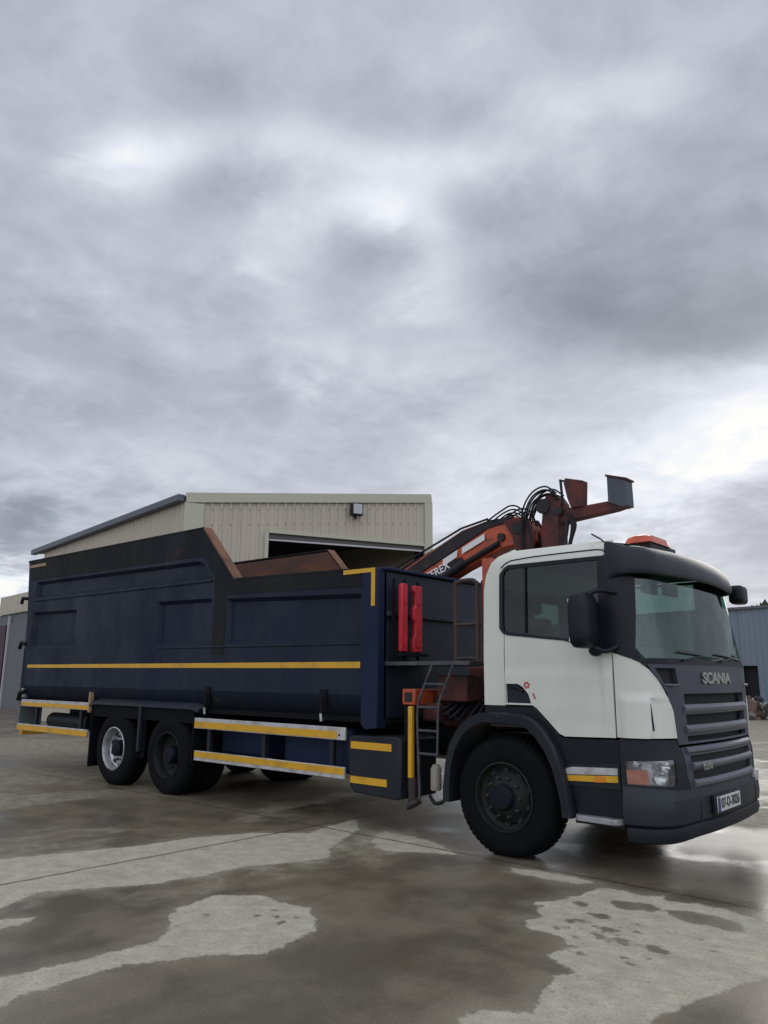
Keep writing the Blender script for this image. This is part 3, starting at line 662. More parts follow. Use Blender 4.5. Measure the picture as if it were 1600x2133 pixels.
def sm(a, b, x):
    t = max(0, min(1, (x - a) / (b - a))); return t * t * (3 - 2 * t)
def F(s, z, o=0.0):
    x, y, nx, ny = plan(s); x += nx * o; y += ny * o
    if z > 1.68: x -= (z - 1.68) * LEAN * sm(.95, 1.40, x)
    if z < 1.05: x += .03 * sm(1.05, .85, z) * sm(1.1, 1.45, x)
    yc = y - 1.25; k = 1 - max(0, z - 1.75) * .035
    if z > 2.58:
        q = min(1, (z - 2.58) / .16); k -= .15 * (1 - math.sqrt(max(0, 1 - q * q))) / 1.19
    return (x, 1.25 + yc * k, z)
LEAN = .16
def Ff(s, z, o=0.0): return F(2 * SMID - s, z, o)          # the far side of the cab
def mir(fn): return lambda s, z, o=0.0: (lambda p: (p[0], 2.5 - p[1], p[2]))(fn(s, z, o))
FF = mir(F)
def cp(name, mt, outer, holes=(), o=0.0, th=.02, st=.05, fn=F, parent=None, smooth=30):
    bm = NB(); panel(bm, fn, outer, holes, o, th, st); return link(name, bm, mt, parent or TR, smooth=smooth)
def cab():
    # --- white shell: rear quarter, cant rail, roof, back
    WIN = [(.0, 2.02), (.0, 2.48), (.015, 2.52), (.05, 2.545), (.96, 2.55), (.96, 1.83), (.63, 1.88), (.05, 1.95), (.012, 1.975)]
    bm = NB()
    quarter = [(-.22, 1.29), (.003, 1.29), (.003, 1.93), (-.05, 1.99), (-.05, 2.50), (0, 2.56), (.05, 2.585), (1.02, 2.585), (1.06, 2.60), (1.10, 2.60), (1.10, 2.735), (.10, 2.735), (.0, 2.72), (-.08, 2.68), (-.14, 2.62), (-.185, 2.53), (-.21, 2.44), (-.22, 2.35)]
    panel(bm, F, quarter, (), 0, .025, .05); panel(bm, FF, quarter, (), 0, .025, .05)
    # roof skin
    N = 14
    def edge(i):
        t = i / N; s = -.0 + t * 1.10
        return s
    rows = []
    for i in range(N + 1):
        s = .02 + (1.20 - .02) * i / N; a = Vector(F(min(s, 1.10), 2.735)); a.x = s if s > 1.08 else a.x; b = Vector((a.x, 2.5 - a.y, a.z)); row = []
        for j in range(13):
            u = j / 12; q = a.lerp(b, u); q.z = 2.733 + .018 * math.sin(math.pi * u) ** .6 - .06 * sm(.9, 1.3, s) - .02 * sm(.25, 0, s); row.append(bm.verts.new(q))
        rows.append(row)
    for r0, r1 in zip(rows, rows[1:]):
        for j in range(12): bm.faces.new((r0[j], r1[j], r1[j + 1], r0[j + 1]))
    # rounded back panel
    prof = [(-.22, 1.29), (-.22, 2.35), (-.21, 2.44), (-.185, 2.53), (-.14, 2.62), (-.08, 2.68), (.0, 2.72), (.02, 2.733)]
    prev = None
    for x, z in prof:
        y0 = F(x, min(z, 2.735))[1]; row = [bm.verts.new((x, y0 + (2.5 - 2 * y0) * k / 6, z + (.03 * math.sin(math.pi * k / 6) if z > 2.6 else 0))) for k in range(7)]
        if prev and not (x == -.22 and z == 2.35):
            for k in range(6): bm.faces.new((prev[k], row[k], row[k + 1], prev[k + 1]))
        elif prev:
            panel(bm, lambda a, b, o=0.0: (-.22 - o, a, b), [(y0, 1.29), (2.5 - y0, 1.29), (2.5 - y0, 2.35), (1.52, 2.35), (y0, 2.35)], [[(.90, 1.98), (.90, 2.32), (1.52, 2.32), (1.52, 1.98)]], 0, .02, .4)
        prev = row
    link('cab_shell', bm, M['white'], TR, smooth=35)
    # drip rail seam line above the door
    for fn in (F, FF):
        bm = NB(); tube(bm, [fn(s, z, .002) for s, z in ((-.03, 2.56), (.02, 2.60), (.08, 2.625), (.3, 2.64), (.6, 2.645), (.95, 2.645), (1.02, 2.635), (1.06, 2.60))], .006, 6); link('roof_seam', bm, M['dgrey'], TR)
    # --- doors
    DO = [(.014, 1.30), (.014, 1.94), (.63, 1.868), (.85, 1.81), (.93, 1.775), (1.062, 1.765), (1.062, 1.062), (.60, 1.05), (.55, 1.07), (.34, 1.275), (.30, 1.30)]
    HA = [(.022, 1.315), (.022, 1.485), (.15, 1.485), (.20, 1.46), (.26, 1.395), (.285, 1.315)]
    for fn in (F, FF):
        dfn = (lambda fn: (lambda s, z, o=0.0: fn(s, z, o + .010 * sm(1.60, 1.56, z) - .008 * sm(1.30, 1.15, z))))(fn)
        door = cp('door', M['white'], DO, [HA], .004, .03, .045, fn=dfn)
        h = cp('handle_recess', M['dgrey'], HA, (), -.015, .02, .05, fn=fn, parent=door)
        bm = NB(); tube(bm, [fn(.06, 1.46, .0), fn(.14, 1.455, .012), fn(.20, 1.42, .0)], .012, 8); link('door_handle', bm, M['black'], door)
    SUR = [(-.035, 2.00), (-.035, 2.47), (-.015, 2.53), (.02, 2.56), (.07, 2.575), (1.03, 2.58), (1.10, 2.60), (1.36, 2.60), (1.385, 2.42), (1.33, 2.07), (1.275, 1.79), (1.31, 1.69), (1.25, 1.695), (1.075, 1.757), (.92, 1.768), (.84, 1.80), (.63, 1.86), (.04, 1.925), (-.015, 1.955)]
    for fn in (F, FF):
        sf = cp('window_surround', M['black'], SUR, [WIN], .010, .03, .045, fn=fn)
        cp('side_window', M['glass'], [(q[0] + (.0 if q[0] < .5 else .005), q[1]) for q in WIN], (), -.004, .004, .08, fn=fn, parent=sf)
        bm = NB(); P = [fn(.24, z, .012) for z in (1.94, 2.25, 2.55)]; tube(bm, P, .008, 6); link('window_divider', bm, M['black'], sf)
    # --- corner panels with the raised air outlet
    CPN = [(1.075, 1.747), (1.21, 1.702), (1.29, 1.665), (1.36, 1.61), (1.43, 1.525), (1.485, 1.435), (1.545, 1.28), (1.572, 1.07), (1.10, 1.067), (1.075, 1.07)]
    for fn in (F, FF):
        def cfn(s, z, o=0.0, fn=fn):
            r = .028 * sm(1.42, 1.36, z) * sm(1.08, 1.16, s) * (1 - sm(1.338, 1.352, s) * sm(1.395, 1.36, z))
            r2 = .020 * sm(1.345, 1.40, s) * sm(1.39, 1.33, z) * sm(1.40, 1.55, s)
            return fn(s, z, o + r + r2)
        c = cp('corner_panel', M['white'], CPN, (), .004, .025, .028, fn=cfn, smooth=50)
        cp('air_outlet', M['black'], [(1.340, 1.345), (1.352, 1.345), (1.368, 1.13), (1.354, 1.13)], (), .022, .03, .04, fn=fn, parent=c)
    # --- windscreen
    B_ = [(1.275, 1.79), (1.33, 2.07), (1.385, 2.42)]
    a = [(1.34, 1.70)] + B_ + [(1.40, 2.50)]
    ws = a + [(2 * SMID - s, z) for s, z in a[::-1]]
    w = cp('windscreen', M['wglass'], ws, (), .004, .006, .07, fn=F, smooth=60)
    # cowl strip under the glass and wipers
    cw = [(1.30, 1.655), (1.30, 1.69), (1.36, 1.705)]; cwp = cw + [(2 * SMID - s, z) for s, z in cw[::-1]]
    cp('cowl', M['black'], cwp, (), .012, .03, .06)
    for s0, s1, s2 in ((1.75, 2.45, 2.55), (2.55, 3.20, 3.30)):
        bm = NB(); tube(bm, [F(s0, 1.69, .03), F((s0 + s1) / 2, 1.735, .045), F(s1, 1.72, .035)], .009, 6)
        tube(bm, [F(s0 - .05, 1.76, .018), F((s0 + s2) / 2, 1.742, .02), F(s2, 1.725, .018)], .008, 6); link('wiper', bm, M['black'], TR)
    # --- front grille panel
    top = [(1.345, 1.655), (1.375, 1.60), (1.44, 1.515), (1.497, 1.43), (1.556, 1.28), (1.585, 1.06), (1.60, 1.015)]
    gp = top + [(2 * SMID - s, z) for s, z in top[::-1]]
    mr = lambda s: 2 * SMID - s
    gaps = [(1.745, 1.33, 1.418), (1.76, 1.165, 1.25), (1.76, 1.035, 1.078)]
    holes = [[(s, z0), (s - .01, z1), (mr(s - .01), z1), (mr(s), z0)] for s, z0, z1 in gaps]
    win = [(1.40, 1.625), (1.63, 1.625), (1.655, 1.50), (1.475, 1.50)]
    holes += [win, [(mr(s), z) for s, z in win]]
    g = cp('grille_panel', M['grille'], gp, holes, .014, .04, .04)
    for s, z in ((1.72, 1.29), (1.735, 1.125)):
        bm = NB(); prev = None
        for i in range(41):
            ss = s + (mr(s) - s) * i / 40; q = [F(ss, z + dz, o_) for dz, o_ in ((.042, .0), (.040, .016), (.012, .036), (-.010, .034), (-.038, .012), (-.038, .0))]
            r = [bm.verts.new(v) for v in q]
            if prev:
                for k in range(6): bm.faces.new((prev[k], r[k], r[(k + 1) % 6], prev[(k + 1) % 6]))
            else: bm.faces.new(r)
            prev = r
        bm.faces.new(prev); link('slat', bm, M['slat'], g, smooth=25)
    cp('grille_mesh', M['void'], [(1.70, 1.02), (1.70, 1.43), (mr(1.70), 1.43), (mr(1.70), 1.02)], (), -.05, .01, .12, parent=g)
    for fn in (F, FF):
        cp('vent_window', M['void'], win, (), -.03, .01, .08, fn=fn, parent=g)
        bm = NB(); tube(bm, [fn(1.47, 1.492, .02), fn(1.56, 1.488, .035), fn(1.67, 1.492, .02)], [.006, .011, .005], 8); link('ledge', bm, M['slat'], g)
    tx = Vector(F(SMID - .07, 1.545, .018)); text('badge_lettering', 'SCANIA', .130, M['letterg'], g, tx, (0, 1, 0), (0, 0, 1), .005, .004, 1.55)
    # --- lower grille, behind the bumper line
    lw = [(1.635, .99), (1.66, .78), (1.71, .67), (1.77, .625)]
    lg = lw + [(mr(s), z) for s, z in lw[::-1]]
    lh = [[(1.75, .872), (1.745, .925), (mr(1.745), .925), (mr(1.75), .872)], [(1.77, .735), (1.76, .805), (mr(1.76), .805), (mr(1.77), .735)]]
    g2 = cp('lower_grille', M['grille'], lg, lh, .004, .05, .04)
    for s, z, hh in ((1.70, .965, .03), (1.755, .84, .032), (1.76, .70, .038)):
        bm = NB(); prev = None
        for i in range(41):
            ss = s + (mr(s) - s) * i / 40; q = [F(ss, z + dz, o_) for dz, o_ in ((hh, -.01), (hh - .002, .012), (hh * .3, .030), (-hh * .3, .028), (-hh + .002, .006), (-hh, -.01))]
            r = [bm.verts.new(v) for v in q]
            if prev:
                for k in range(6): bm.faces.new((prev[k], r[k], r[(k + 1) % 6], prev[(k + 1) % 6]))
            else: bm.faces.new(r)
            prev = r
        bm.faces.new(prev); link('slat', bm, M['slat'], g2, smooth=25)
    cp('grille_mesh', M['void'], [(1.74, .72), (1.74, .94), (mr(1.74), .94), (mr(1.74), .72)], (), -.03, .01, .12, parent=g2)
    text('model_lettering', 'P310', .10, M['letterg'], g2, Vector(F(1.95, .838, .048)), (-.03, 1, 0), (0, 0, 1), .004, .001, 1.1)
    # --- lower corner: trim band, headlamps
    for fn in (F, FF):
        cp('lamp_trim', M['dgrey'], [(1.09, 1.055), (1.58, 1.055), (1.615, .99), (1.65, .78), (1.70, .66), (1.09, .66)], [[(1.125, .705), (1.125, .885), (1.51, .905), (1.515, .725), (1.49, .705)]], .006, .05, .045, fn=fn)
        hl = cp('headlight', M['lampback'], [(1.12, .70), (1.12, .895), (1.515, .91), (1.52, .70)], (), -.075, .01, .06, fn=fn)
        for s0, z0, rr in ((1.38, .765, .05), (1.43, .85, .04), (1.20, .865, .025)):
            bm = NB(); c = Vector(fn(s0, z0, -.022)); nrm = (Vector(fn(s0, z0, .05)) - c).normalized(); ax = nrm.to_track_quat('Z', 'Y').to_matrix()
            prv = None
            for k in range(5):
                a_ = k / 4; ring = [bm.verts.new(c + ax @ Vector((rr * a_ * math.cos(t_ * math.pi / 8), rr * a_ * math.sin(t_ * math.pi / 8), -.035 * (1 - a_ * a_)))) for t_ in range(16)] if k else [bm.verts.new(c + ax @ Vector((0, 0, -.035)))]
                if prv:
                    for t_ in range(16):
                        if len(prv) == 1: bm.faces.new((prv[0], ring[t_], ring[(t_ + 1) % 16]))
                        else: bm.faces.new((prv[t_], ring[t_], ring[(t_ + 1) % 16], prv[(t_ + 1) % 16]))
                prv = ring
            link('reflector', bm, M['chrome'], hl, smooth=60)
        cp('indicator_lens', M['amberdim'], [(1.13, .71), (1.13, .818), (1.285, .822), (1.29, .71)], (), -.012, .02, .06, fn=fn, parent=hl)
        cp('lamp_glass', M['lens'], [(1.125, .705), (1.125, .885), (1.51, .905), (1.515, .725), (1.49, .705)], (), -.001, .006, .06, fn=fn, parent=hl)
    # --- bumper
    def loft(nm, prof, s0, mt, parent=None, n=70, zf=None):
        bm = NB(); prev = None
        for i in range(n + 1):
            ss = s0 + (mr(s0) - s0) * i / n; fr = sm(1.1, 1.9, min(ss, mr(ss)))
            r = []
            for o_, z in prof:
                zz = z + (zf(fr, z) if zf else 0); r.append(bm.verts.new(F(ss, zz, o_)))
            if prev:
                for k in range(len(r) - 1): bm.faces.new((prev[k], r[k], r[k + 1], prev[k + 1]))
            else: bm.faces.new(r)
            prev = r
        bm.faces.new(prev[::-1]); return link(nm, bm, mt, parent or TR, smooth=28)
    bz = lambda fr, z: .02 * fr if z < .5 else (-.035 * fr if z > .6 else 0)
    bu = loft('bumper', [(-.10, .715), (-.02, .712), (.004, .700), (.020, .630), (.030, .60), (.036, .50), (.026, .41), (.014, .395), (-.06, .392)], 1.10, M['bumper'], zf=bz)
    loft('spoiler', [(-.04, .388), (.010, .382), (.020, .372), (.024, .33), (.006, .275), (-.02, .262), (-.16, .262)], 1.12, M['dgrey'], bu, zf=lambda fr, z: .028 * fr)
    for s in (1.80, mr(1.80)):
        bm = NB(); tube(bm, [F(s, z, o_) for z, o_ in ((.575, .033), (.5, .036), (.42, .028))], .006, 6); link('seam', bm, M['void'], bu)
    q = Vector(F(SMID, .50, .052)); bm = NB(); box(bm, q.x, q.x + .008, 1.03 - .29, 1.03 + .29, .465, .585); pl = link('number_plate', bm, M['platewhite'], bu, bevel=.004)
    bm = NB(); box(bm, q.x + .003, q.x + .0105, 1.03 - .286, 1.03 - .228, .469, .581); link('plate_band', bm, M['plateblue'], pl)
    bm = NB(); box(bm, q.x - .03, q.x - .001, 1.03 - .32, 1.03 + .32, .445, .60); link('plate_holder', bm, M['dgrey'], bu, bevel=.006)
    text('plate_number', '07-D-3026', .108, M['letterk'], pl, (q.x + .010, 1.055, .525), (0, 1, 0), (0, 0, 1), .0015, .0015, .98)
    bm = NB(); q2 = Vector(F(mr(1.72), .70, .0)); box(bm, q2.x - .03, q2.x + .05, q2.y - .05, q2.y + .06, .62, .70); link('washer_cap', bm, M['alurail'], bu, bevel=.015)
    # --- skirt below the door with reflective strip and step
    SK = [(.30, 1.285), (.34, 1.26), (.56, 1.045), (.62, 1.035), (1.082, 1.045), (1.082, .41), (.70, .39), (.665, .52), (.62, .70), (.55, .90), (.42, 1.10), (.24, 1.22), (-.22, 1.225), (-.22, 1.28)]
    for fn in (F, FF):
        sk = cp('door_skirt', M['black'], SK, (), -.006, .03, .05, fn=fn)
        cp('skirt_tray', M['dgrey'], [(.63, .66), (.60, .82), (1.078, .86), (1.078, .66)], (), .006, .02, .05, fn=fn, parent=sk)
        st = cp('reflective_strip', M['yellow'], [(.60, .69), (.598, .735), (1.062, .763), (1.062, .712)], (), .014, .008, .06, fn=fn, parent=sk)
        cp('strip_cap', M['alurail'], [(.598, .742), (.60, .79), (.66, .806), (1.062, .824), (1.062, .770)], (), .012, .008, .06, fn=fn, parent=sk)
        cp('side_marker', M['amber'], [(.86, .700), (.86, .747), (.95, .752), (.95, .705)], (), .022, .014, .06, fn=fn, parent=sk)
        bm = NB(); yy = fn(.8, .42, 0)[1]; sg = -1 if yy < 1 else 1
        prism(bm, [(.68, yy + sg * .02), (.71, yy + sg * .07), (1.06, yy + sg * .08), (1.09, yy + sg * .02), (1.09, yy - sg * .22), (.66, yy - sg * .22)], 'z', .39, .435)
        link('step_plate', bm, M['silver'], TR, bevel=.006)
        bm = NB(); box(bm, .66, 1.09, min(yy - sg * .01, yy - sg * .30), max(yy - sg * .01, yy - sg * .30), .36, .384); link('step_bracket', bm, M['void'], TR)
    # --- wheel arches
    OUT = [(-.665, .40), (-.665, .52), (-.635, .75), (-.585, .93), (-.49, 1.07), (-.38, 1.165), (-.23, 1.22), (.0, 1.232), (.22, 1.222), (.33, 1.185), (.43, 1.10), (.52, .98), (.585, .83), (.63, .66), (.655, .52), (.67, .40)]
    INN = [(-.585, .40), (-.585, .52), (-.56, .72), (-.515, .87), (-.44, .99), (-.345, 1.08), (-.21, 1.135), (.0, 1.145), (.18, 1.135), (.27, 1.10), (.355, 1.03), (.44, .92), (.505, .79), (.55, .64), (.575, .52), (.585, .40)]
    for sgn, y0 in ((1, -.03), (-1, 2.53)):
        bm = NB(); secs = []
        for (xo, zo), (xi, zi) in zip(OUT, INN):
            mx_, mz = (xo + xi) / 2, (zo + zi) / 2
            secs.append([bm.verts.new(v) for v in ((xo, y0 + sgn * .10, zo), (xo, y0 + sgn * .025, zo), (mx_ + (xo - mx_) * .6, y0, mz + (zo - mz) * .6), (xi, y0 + sgn * .006, zi), (xi, y0 + sgn * .50, zi), (xo, y0 + sgn * .50, zo))])
        for a_, b_ in zip(secs, secs[1:]):
            for k in range(6): bm.faces.new((a_[k], b_[k], b_[(k + 1) % 6], a_[(k + 1) % 6]))
        bm.faces.new(secs[0]); bm.faces.new(secs[-1][::-1])
        ar = link('wheel_arch', bm, M['dgrey'], TR, smooth=35)
        bm = NB(); bmesh.ops.create_uvsphere(bm, u_segments=10, v_segments=6, radius=.014); bmesh.ops.translate(bm, vec=(-.02, y0 - sgn * .0, 1.19), verts=bm.verts); link('arch_bolt', bm, M['nut'], ar)
        bm = NB(); box(bm, -.9, -.67, min(y0 + sgn * .05, y0 + sgn * .45), max(y0 + sgn * .05, y0 + sgn * .45), .46, .49); 
        bm.free()
    # --- sun visor
    prof = [(-.12, 2.672), (-.06, 2.668), (.00, 2.645), (.050, 2.595), (.085, 2.52), (.100, 2.445), (.092, 2.41), (.074, 2.40), (.064, 2.43), (.03, 2.49), (-.02, 2.52)]
    bm = NB(); prev = None; n = 80; s0 = 1.045
    for i in range(n + 1):
        ss = s0 + (mr(s0) - s0) * i / n; e = min(ss, mr(ss)); k_ = .12 + .88 * sm(1.05, 1.42, e); bow = .02 * sm(1.4, 2.5, e)
        r = []
        for o_, z in prof:
            x_, y_, nx_, ny_ = plan(ss); lowz = z - .04 * sm(1.3, 1.0, e) * (1 if z < 2.5 else 0) + .035 * sm(1.35, 1.05, e) * (1 if z > 2.6 else 0) + (.012 * sm(1.4, 2.5, e))
            base = F(ss, 2.45, 0); r.append(bm.verts.new((base[0] + nx_ * (o_ * k_ + (bow if o_ > .05 else 0)), base[1] + ny_ * o_ * k_, lowz)))
        if prev:
            for k in range(len(r)): bm.faces.new((prev[k], r[k], r[(k + 1) % len(r)], prev[(k + 1) % len(r)]))
        else: bm.faces.new(r)
        prev = r
    bm.faces.new(prev[::-1]); vz = link('sun_visor', bm, M['visor'], TR, smooth=40)
    for s in (1.66,):
        c = Vector(F(s, 2.45, 0)) + Vector((.055, 0, .135)); bm = NB(); obox(bm, c + Vector((-.02, -.10, -.01)), c + Vector((.0, .10, 0)), .03, .035); link('marker_lamp', bm, M['plate'], vz, bevel=.006)
    bm = NB(); prism(bm, [(.55, 2.735), (.55, 2.80), (.60, 2.865), (1.20, 2.865), (1.28, 2.80), (1.28, 2.735)][::-1], 'y', 0, 1); bm.free()
    bm = NB()
    for j, (dy, hh) in enumerate(((0, 1),)):
        secs = []
        for y_, k_ in ((.64, .15), (.67, .75), (.73, 1.0), (1.06, 1.0), (1.12, .75), (1.15, .15)):
            h_ = .085 * k_; secs.append([bm.verts.new(v) for v in ((.98, y_, 2.765), (1.00, y_, 2.765 + h_ * .8), (1.05, y_, 2.765 + h_), (1.15, y_, 2.765 + h_), (1.20, y_, 2.765 + h_ * .8), (1.22, y_, 2.765))])
        for a_, b_ in zip(secs, secs[1:]):
            for k in range(6): bm.faces.new((a_[k], b_[k], b_[(k + 1) % 6], a_[(k + 1) % 6]))
        bm.faces.new(secs[0]); bm.faces.new(secs[-1][::-1])
    bc = link('beacon_bar', bm, M['beacon'], TR, smooth=30)
    bm = NB(); box(bm, 1.0, 1.2, .7, 1.3, 2.72, 2.766); link('beacon_base', bm, M['black'], bc)
    bm = NB(); tube(bm, [(1.0, .20, 2.70), (.96, .19, 2.745), (.88, .17, 2.80)], .008, 6); link('antenna', bm, M['black'], TR)
    # --- mirrors
    def mirror(nm, c, sx, sy, sz, arms):
        bm = NB(); bmesh.ops.create_cube(bm, size=1.0); bmesh.ops.subdivide_edges(bm, edges=bm.edges, cuts=5, use_grid_fill=True)
        for v in bm.verts:
            p_ = v.co * 2; k_ = (abs(p_.x) ** 5 + abs(p_.y) ** 5 + abs(p_.z) ** 5) ** .2; p_ = p_ / k_ if k_ else p_
            v.co = Vector((c[0] + p_.x * sx / 2 * (1 if p_.x < 0 else 1.25), c[1] + p_.y * sy / 2, c[2] + p_.z * sz / 2))
        o = link(nm, bm, M['black'], TR, smooth=60)
        for P_ in arms:
            bm = NB(); tube(bm, smoothpts(P_, 5), .020, 8); link('mirror_arm', bm, M['black'], o)
        bm = NB(); box(bm, c[0] - sx / 2 - .002, c[0] - sx / 2 + .01, c[1] - sy * .34, c[1] + sy * .34, c[2] - sz * .38, c[2] + sz * .38); link('mirror_glass', bm, M['chrome'], o)
    mirror('door_mirror', (.93, -.175, 2.01), .15, .29, .46, [[(1.12, .09, 2.25), (1.02, -.02, 2.27), (.95, -.10, 2.235)], [(1.12, .06, 1.80), (1.04, -.02, 1.76), (.95, -.10, 1.80)]])
    mirror('door_mirror', (.93, 2.675, 2.01), .15, .29, .46, [[(1.12, 2.41, 2.25), (1.02, 2.52, 2.27), (.95, 2.60, 2.235)], [(1.12, 2.44, 1.80), (1.04, 2.52, 1.76), (.95, 2.60, 1.80)]])
    mirror('kerb_mirror', (1.37, 2.53, 2.42), .13, .24, .20, [[(1.30, 2.40, 2.47), (1.36, 2.47, 2.44), (1.39, 2.52, 2.44)]])
    bm = NB(); bmesh.ops.create_uvsphere(bm, u_segments=16, v_segments=10, radius=1)
    for v in bm.verts: v.co = Vector((.965 + v.co.x * .06, -.03 + v.co.y * .055, 1.765 + v.co.z * .048))
    link('mirror_foot', bm, M['black'], TR, smooth=60)
    # --- red sticker on the door
    for k in range(6):
        bm = NB(); a_ = k * math.pi / 3 + .3; c = (.245 + .022 * math.cos(a_), 1.475 + .022 * math.sin(a_))
        panel(bm, F, [(c[0] + .013 * math.cos(t_ * math.pi / 3), c[1] + .013 * math.sin(t_ * math.pi / 3)) for t_ in range(6)], (), .016, .002, .05); link('sticker_petal', bm, M['signred'], TR)
    bm = NB(); panel(bm, F, [(.30, 1.40), (.315, 1.41), (.335, 1.36), (.32, 1.35)], (), .016, .002, .05)
    link('sticker', bm, M['signred'], TR)
    # --- interior
    bm = NB(); box(bm, -.19, 1.24, .10, 2.40, 1.10, 1.16); link('cab_floor', bm, M['dash'], TR)
    bm = NB(); panel(bm, lambda a, b, o=0.0: (-.16 + o, a, b), [(.12, 1.16), (2.38, 1.16), (2.38, 2.40), (.12, 2.40)], [[(.92, 2.0), (.92, 2.31), (1.50, 2.31), (1.50, 2.0)]], 0, .02, .4)
    rg = NB(); panel(rg, lambda a, b, o=0.0: (-.20 + o, a, b), [(.90, 1.98), (.90, 2.32), (1.52, 2.32), (1.52, 1.98)], (), 0, .004, .4); link('rear_window', rg, M['glass'], TR)
    link('rear_trim', bm, M['seat'], TR)
    bm = NB(); box(bm, -.14, 1.1, .20, 2.30, 2.66, 2.70); link('headliner', bm, M['headliner'], TR)
    bm = NB(); prism(bm, [(1.26, 1.16), (1.30, 1.64), (1.20, 1.68), (.98, 1.66), (.92, 1.50), (1.0, 1.16)], 'y', .16, 2.34); dsh = link('dashboard', bm, M['dash'], TR, bevel=.02)
    bm = NB(); c = Vector((.86, .68, 1.62)); ax = Matrix.Rotation(R(-35), 3, 'Y')
    pts = [c + ax @ Vector((.0, .22 * math.cos(k * math.pi / 14), .22 * math.sin(k * math.pi / 14))) for k in range(29)]; tube(bm, pts, .016, 8)
    for k in (0, 1, 2): tube(bm, [c, c + ax @ Vector((0, .22 * math.cos(k * 2.1 + .5), .22 * math.sin(k * 2.1 + .5)))], .012, 6)
    tube(bm, [c, c + Vector((.18, 0, -.15))], .03, 8); link('steering_wheel', bm, M['black'], TR)
    for y in (.68, 1.82):
        bm = NB(); box(bm, .10, .60, y - .25, y + .25, 1.30, 1.50); s_ = link('seat', bm, M['seat'], TR, bevel=.05)
        bm = NB(); obox(bm, (.13, y, 1.45), (-.02, y, 2.12), .48, .14, up=(1, 0, 0)); link('backrest', bm, M['seat'], s_, bevel=.05)
        bm = NB(); obox(bm, (-.03, y, 2.16), (-.06, y, 2.36), .26, .10, up=(1, 0, 0)); link('headrest', bm, M['seat'], s_, bevel=.04)
    bm = NB(); box(bm, 1.18, 1.22, .45, .75, 2.28, 2.42); link('sun_blind', bm, M['headliner'], TR, bevel=.01)
    bm = NB(); q = Vector(F(2.0, 2.32, -.07)); obox(bm, q + Vector((0, -.16, 0)), q + Vector((0, .16, 0)), .03, .12); link('inner_mirror', bm, M['black'], TR, bevel=.02)
M['amberdim'] = mat('indicator_amber', (.52, .13, .05), .25)
M['platewhite'] = mat('plate_white', (.52, .53, .50), .5)
M['visor'] = mat('visor_plastic', (.007, .009, .014), .38, c2=(.012, .014, .019), scale=3, spec=.3)
M['lampback'] = mat('lamp_housing', (.78, .79, .80), .3, .15, c2=(.25, .25, .26), scale=14, thr=(.5, .58))
cab()
bm = NB(); obox(bm, (1.12, 1.05, 1.695), (1.08, 1.42, 1.700), .22, .004); tag(link('paper_sheet', bm, M['paper']), 'white sheet of paper lying on the dashboard behind the windscreen', 'paper')

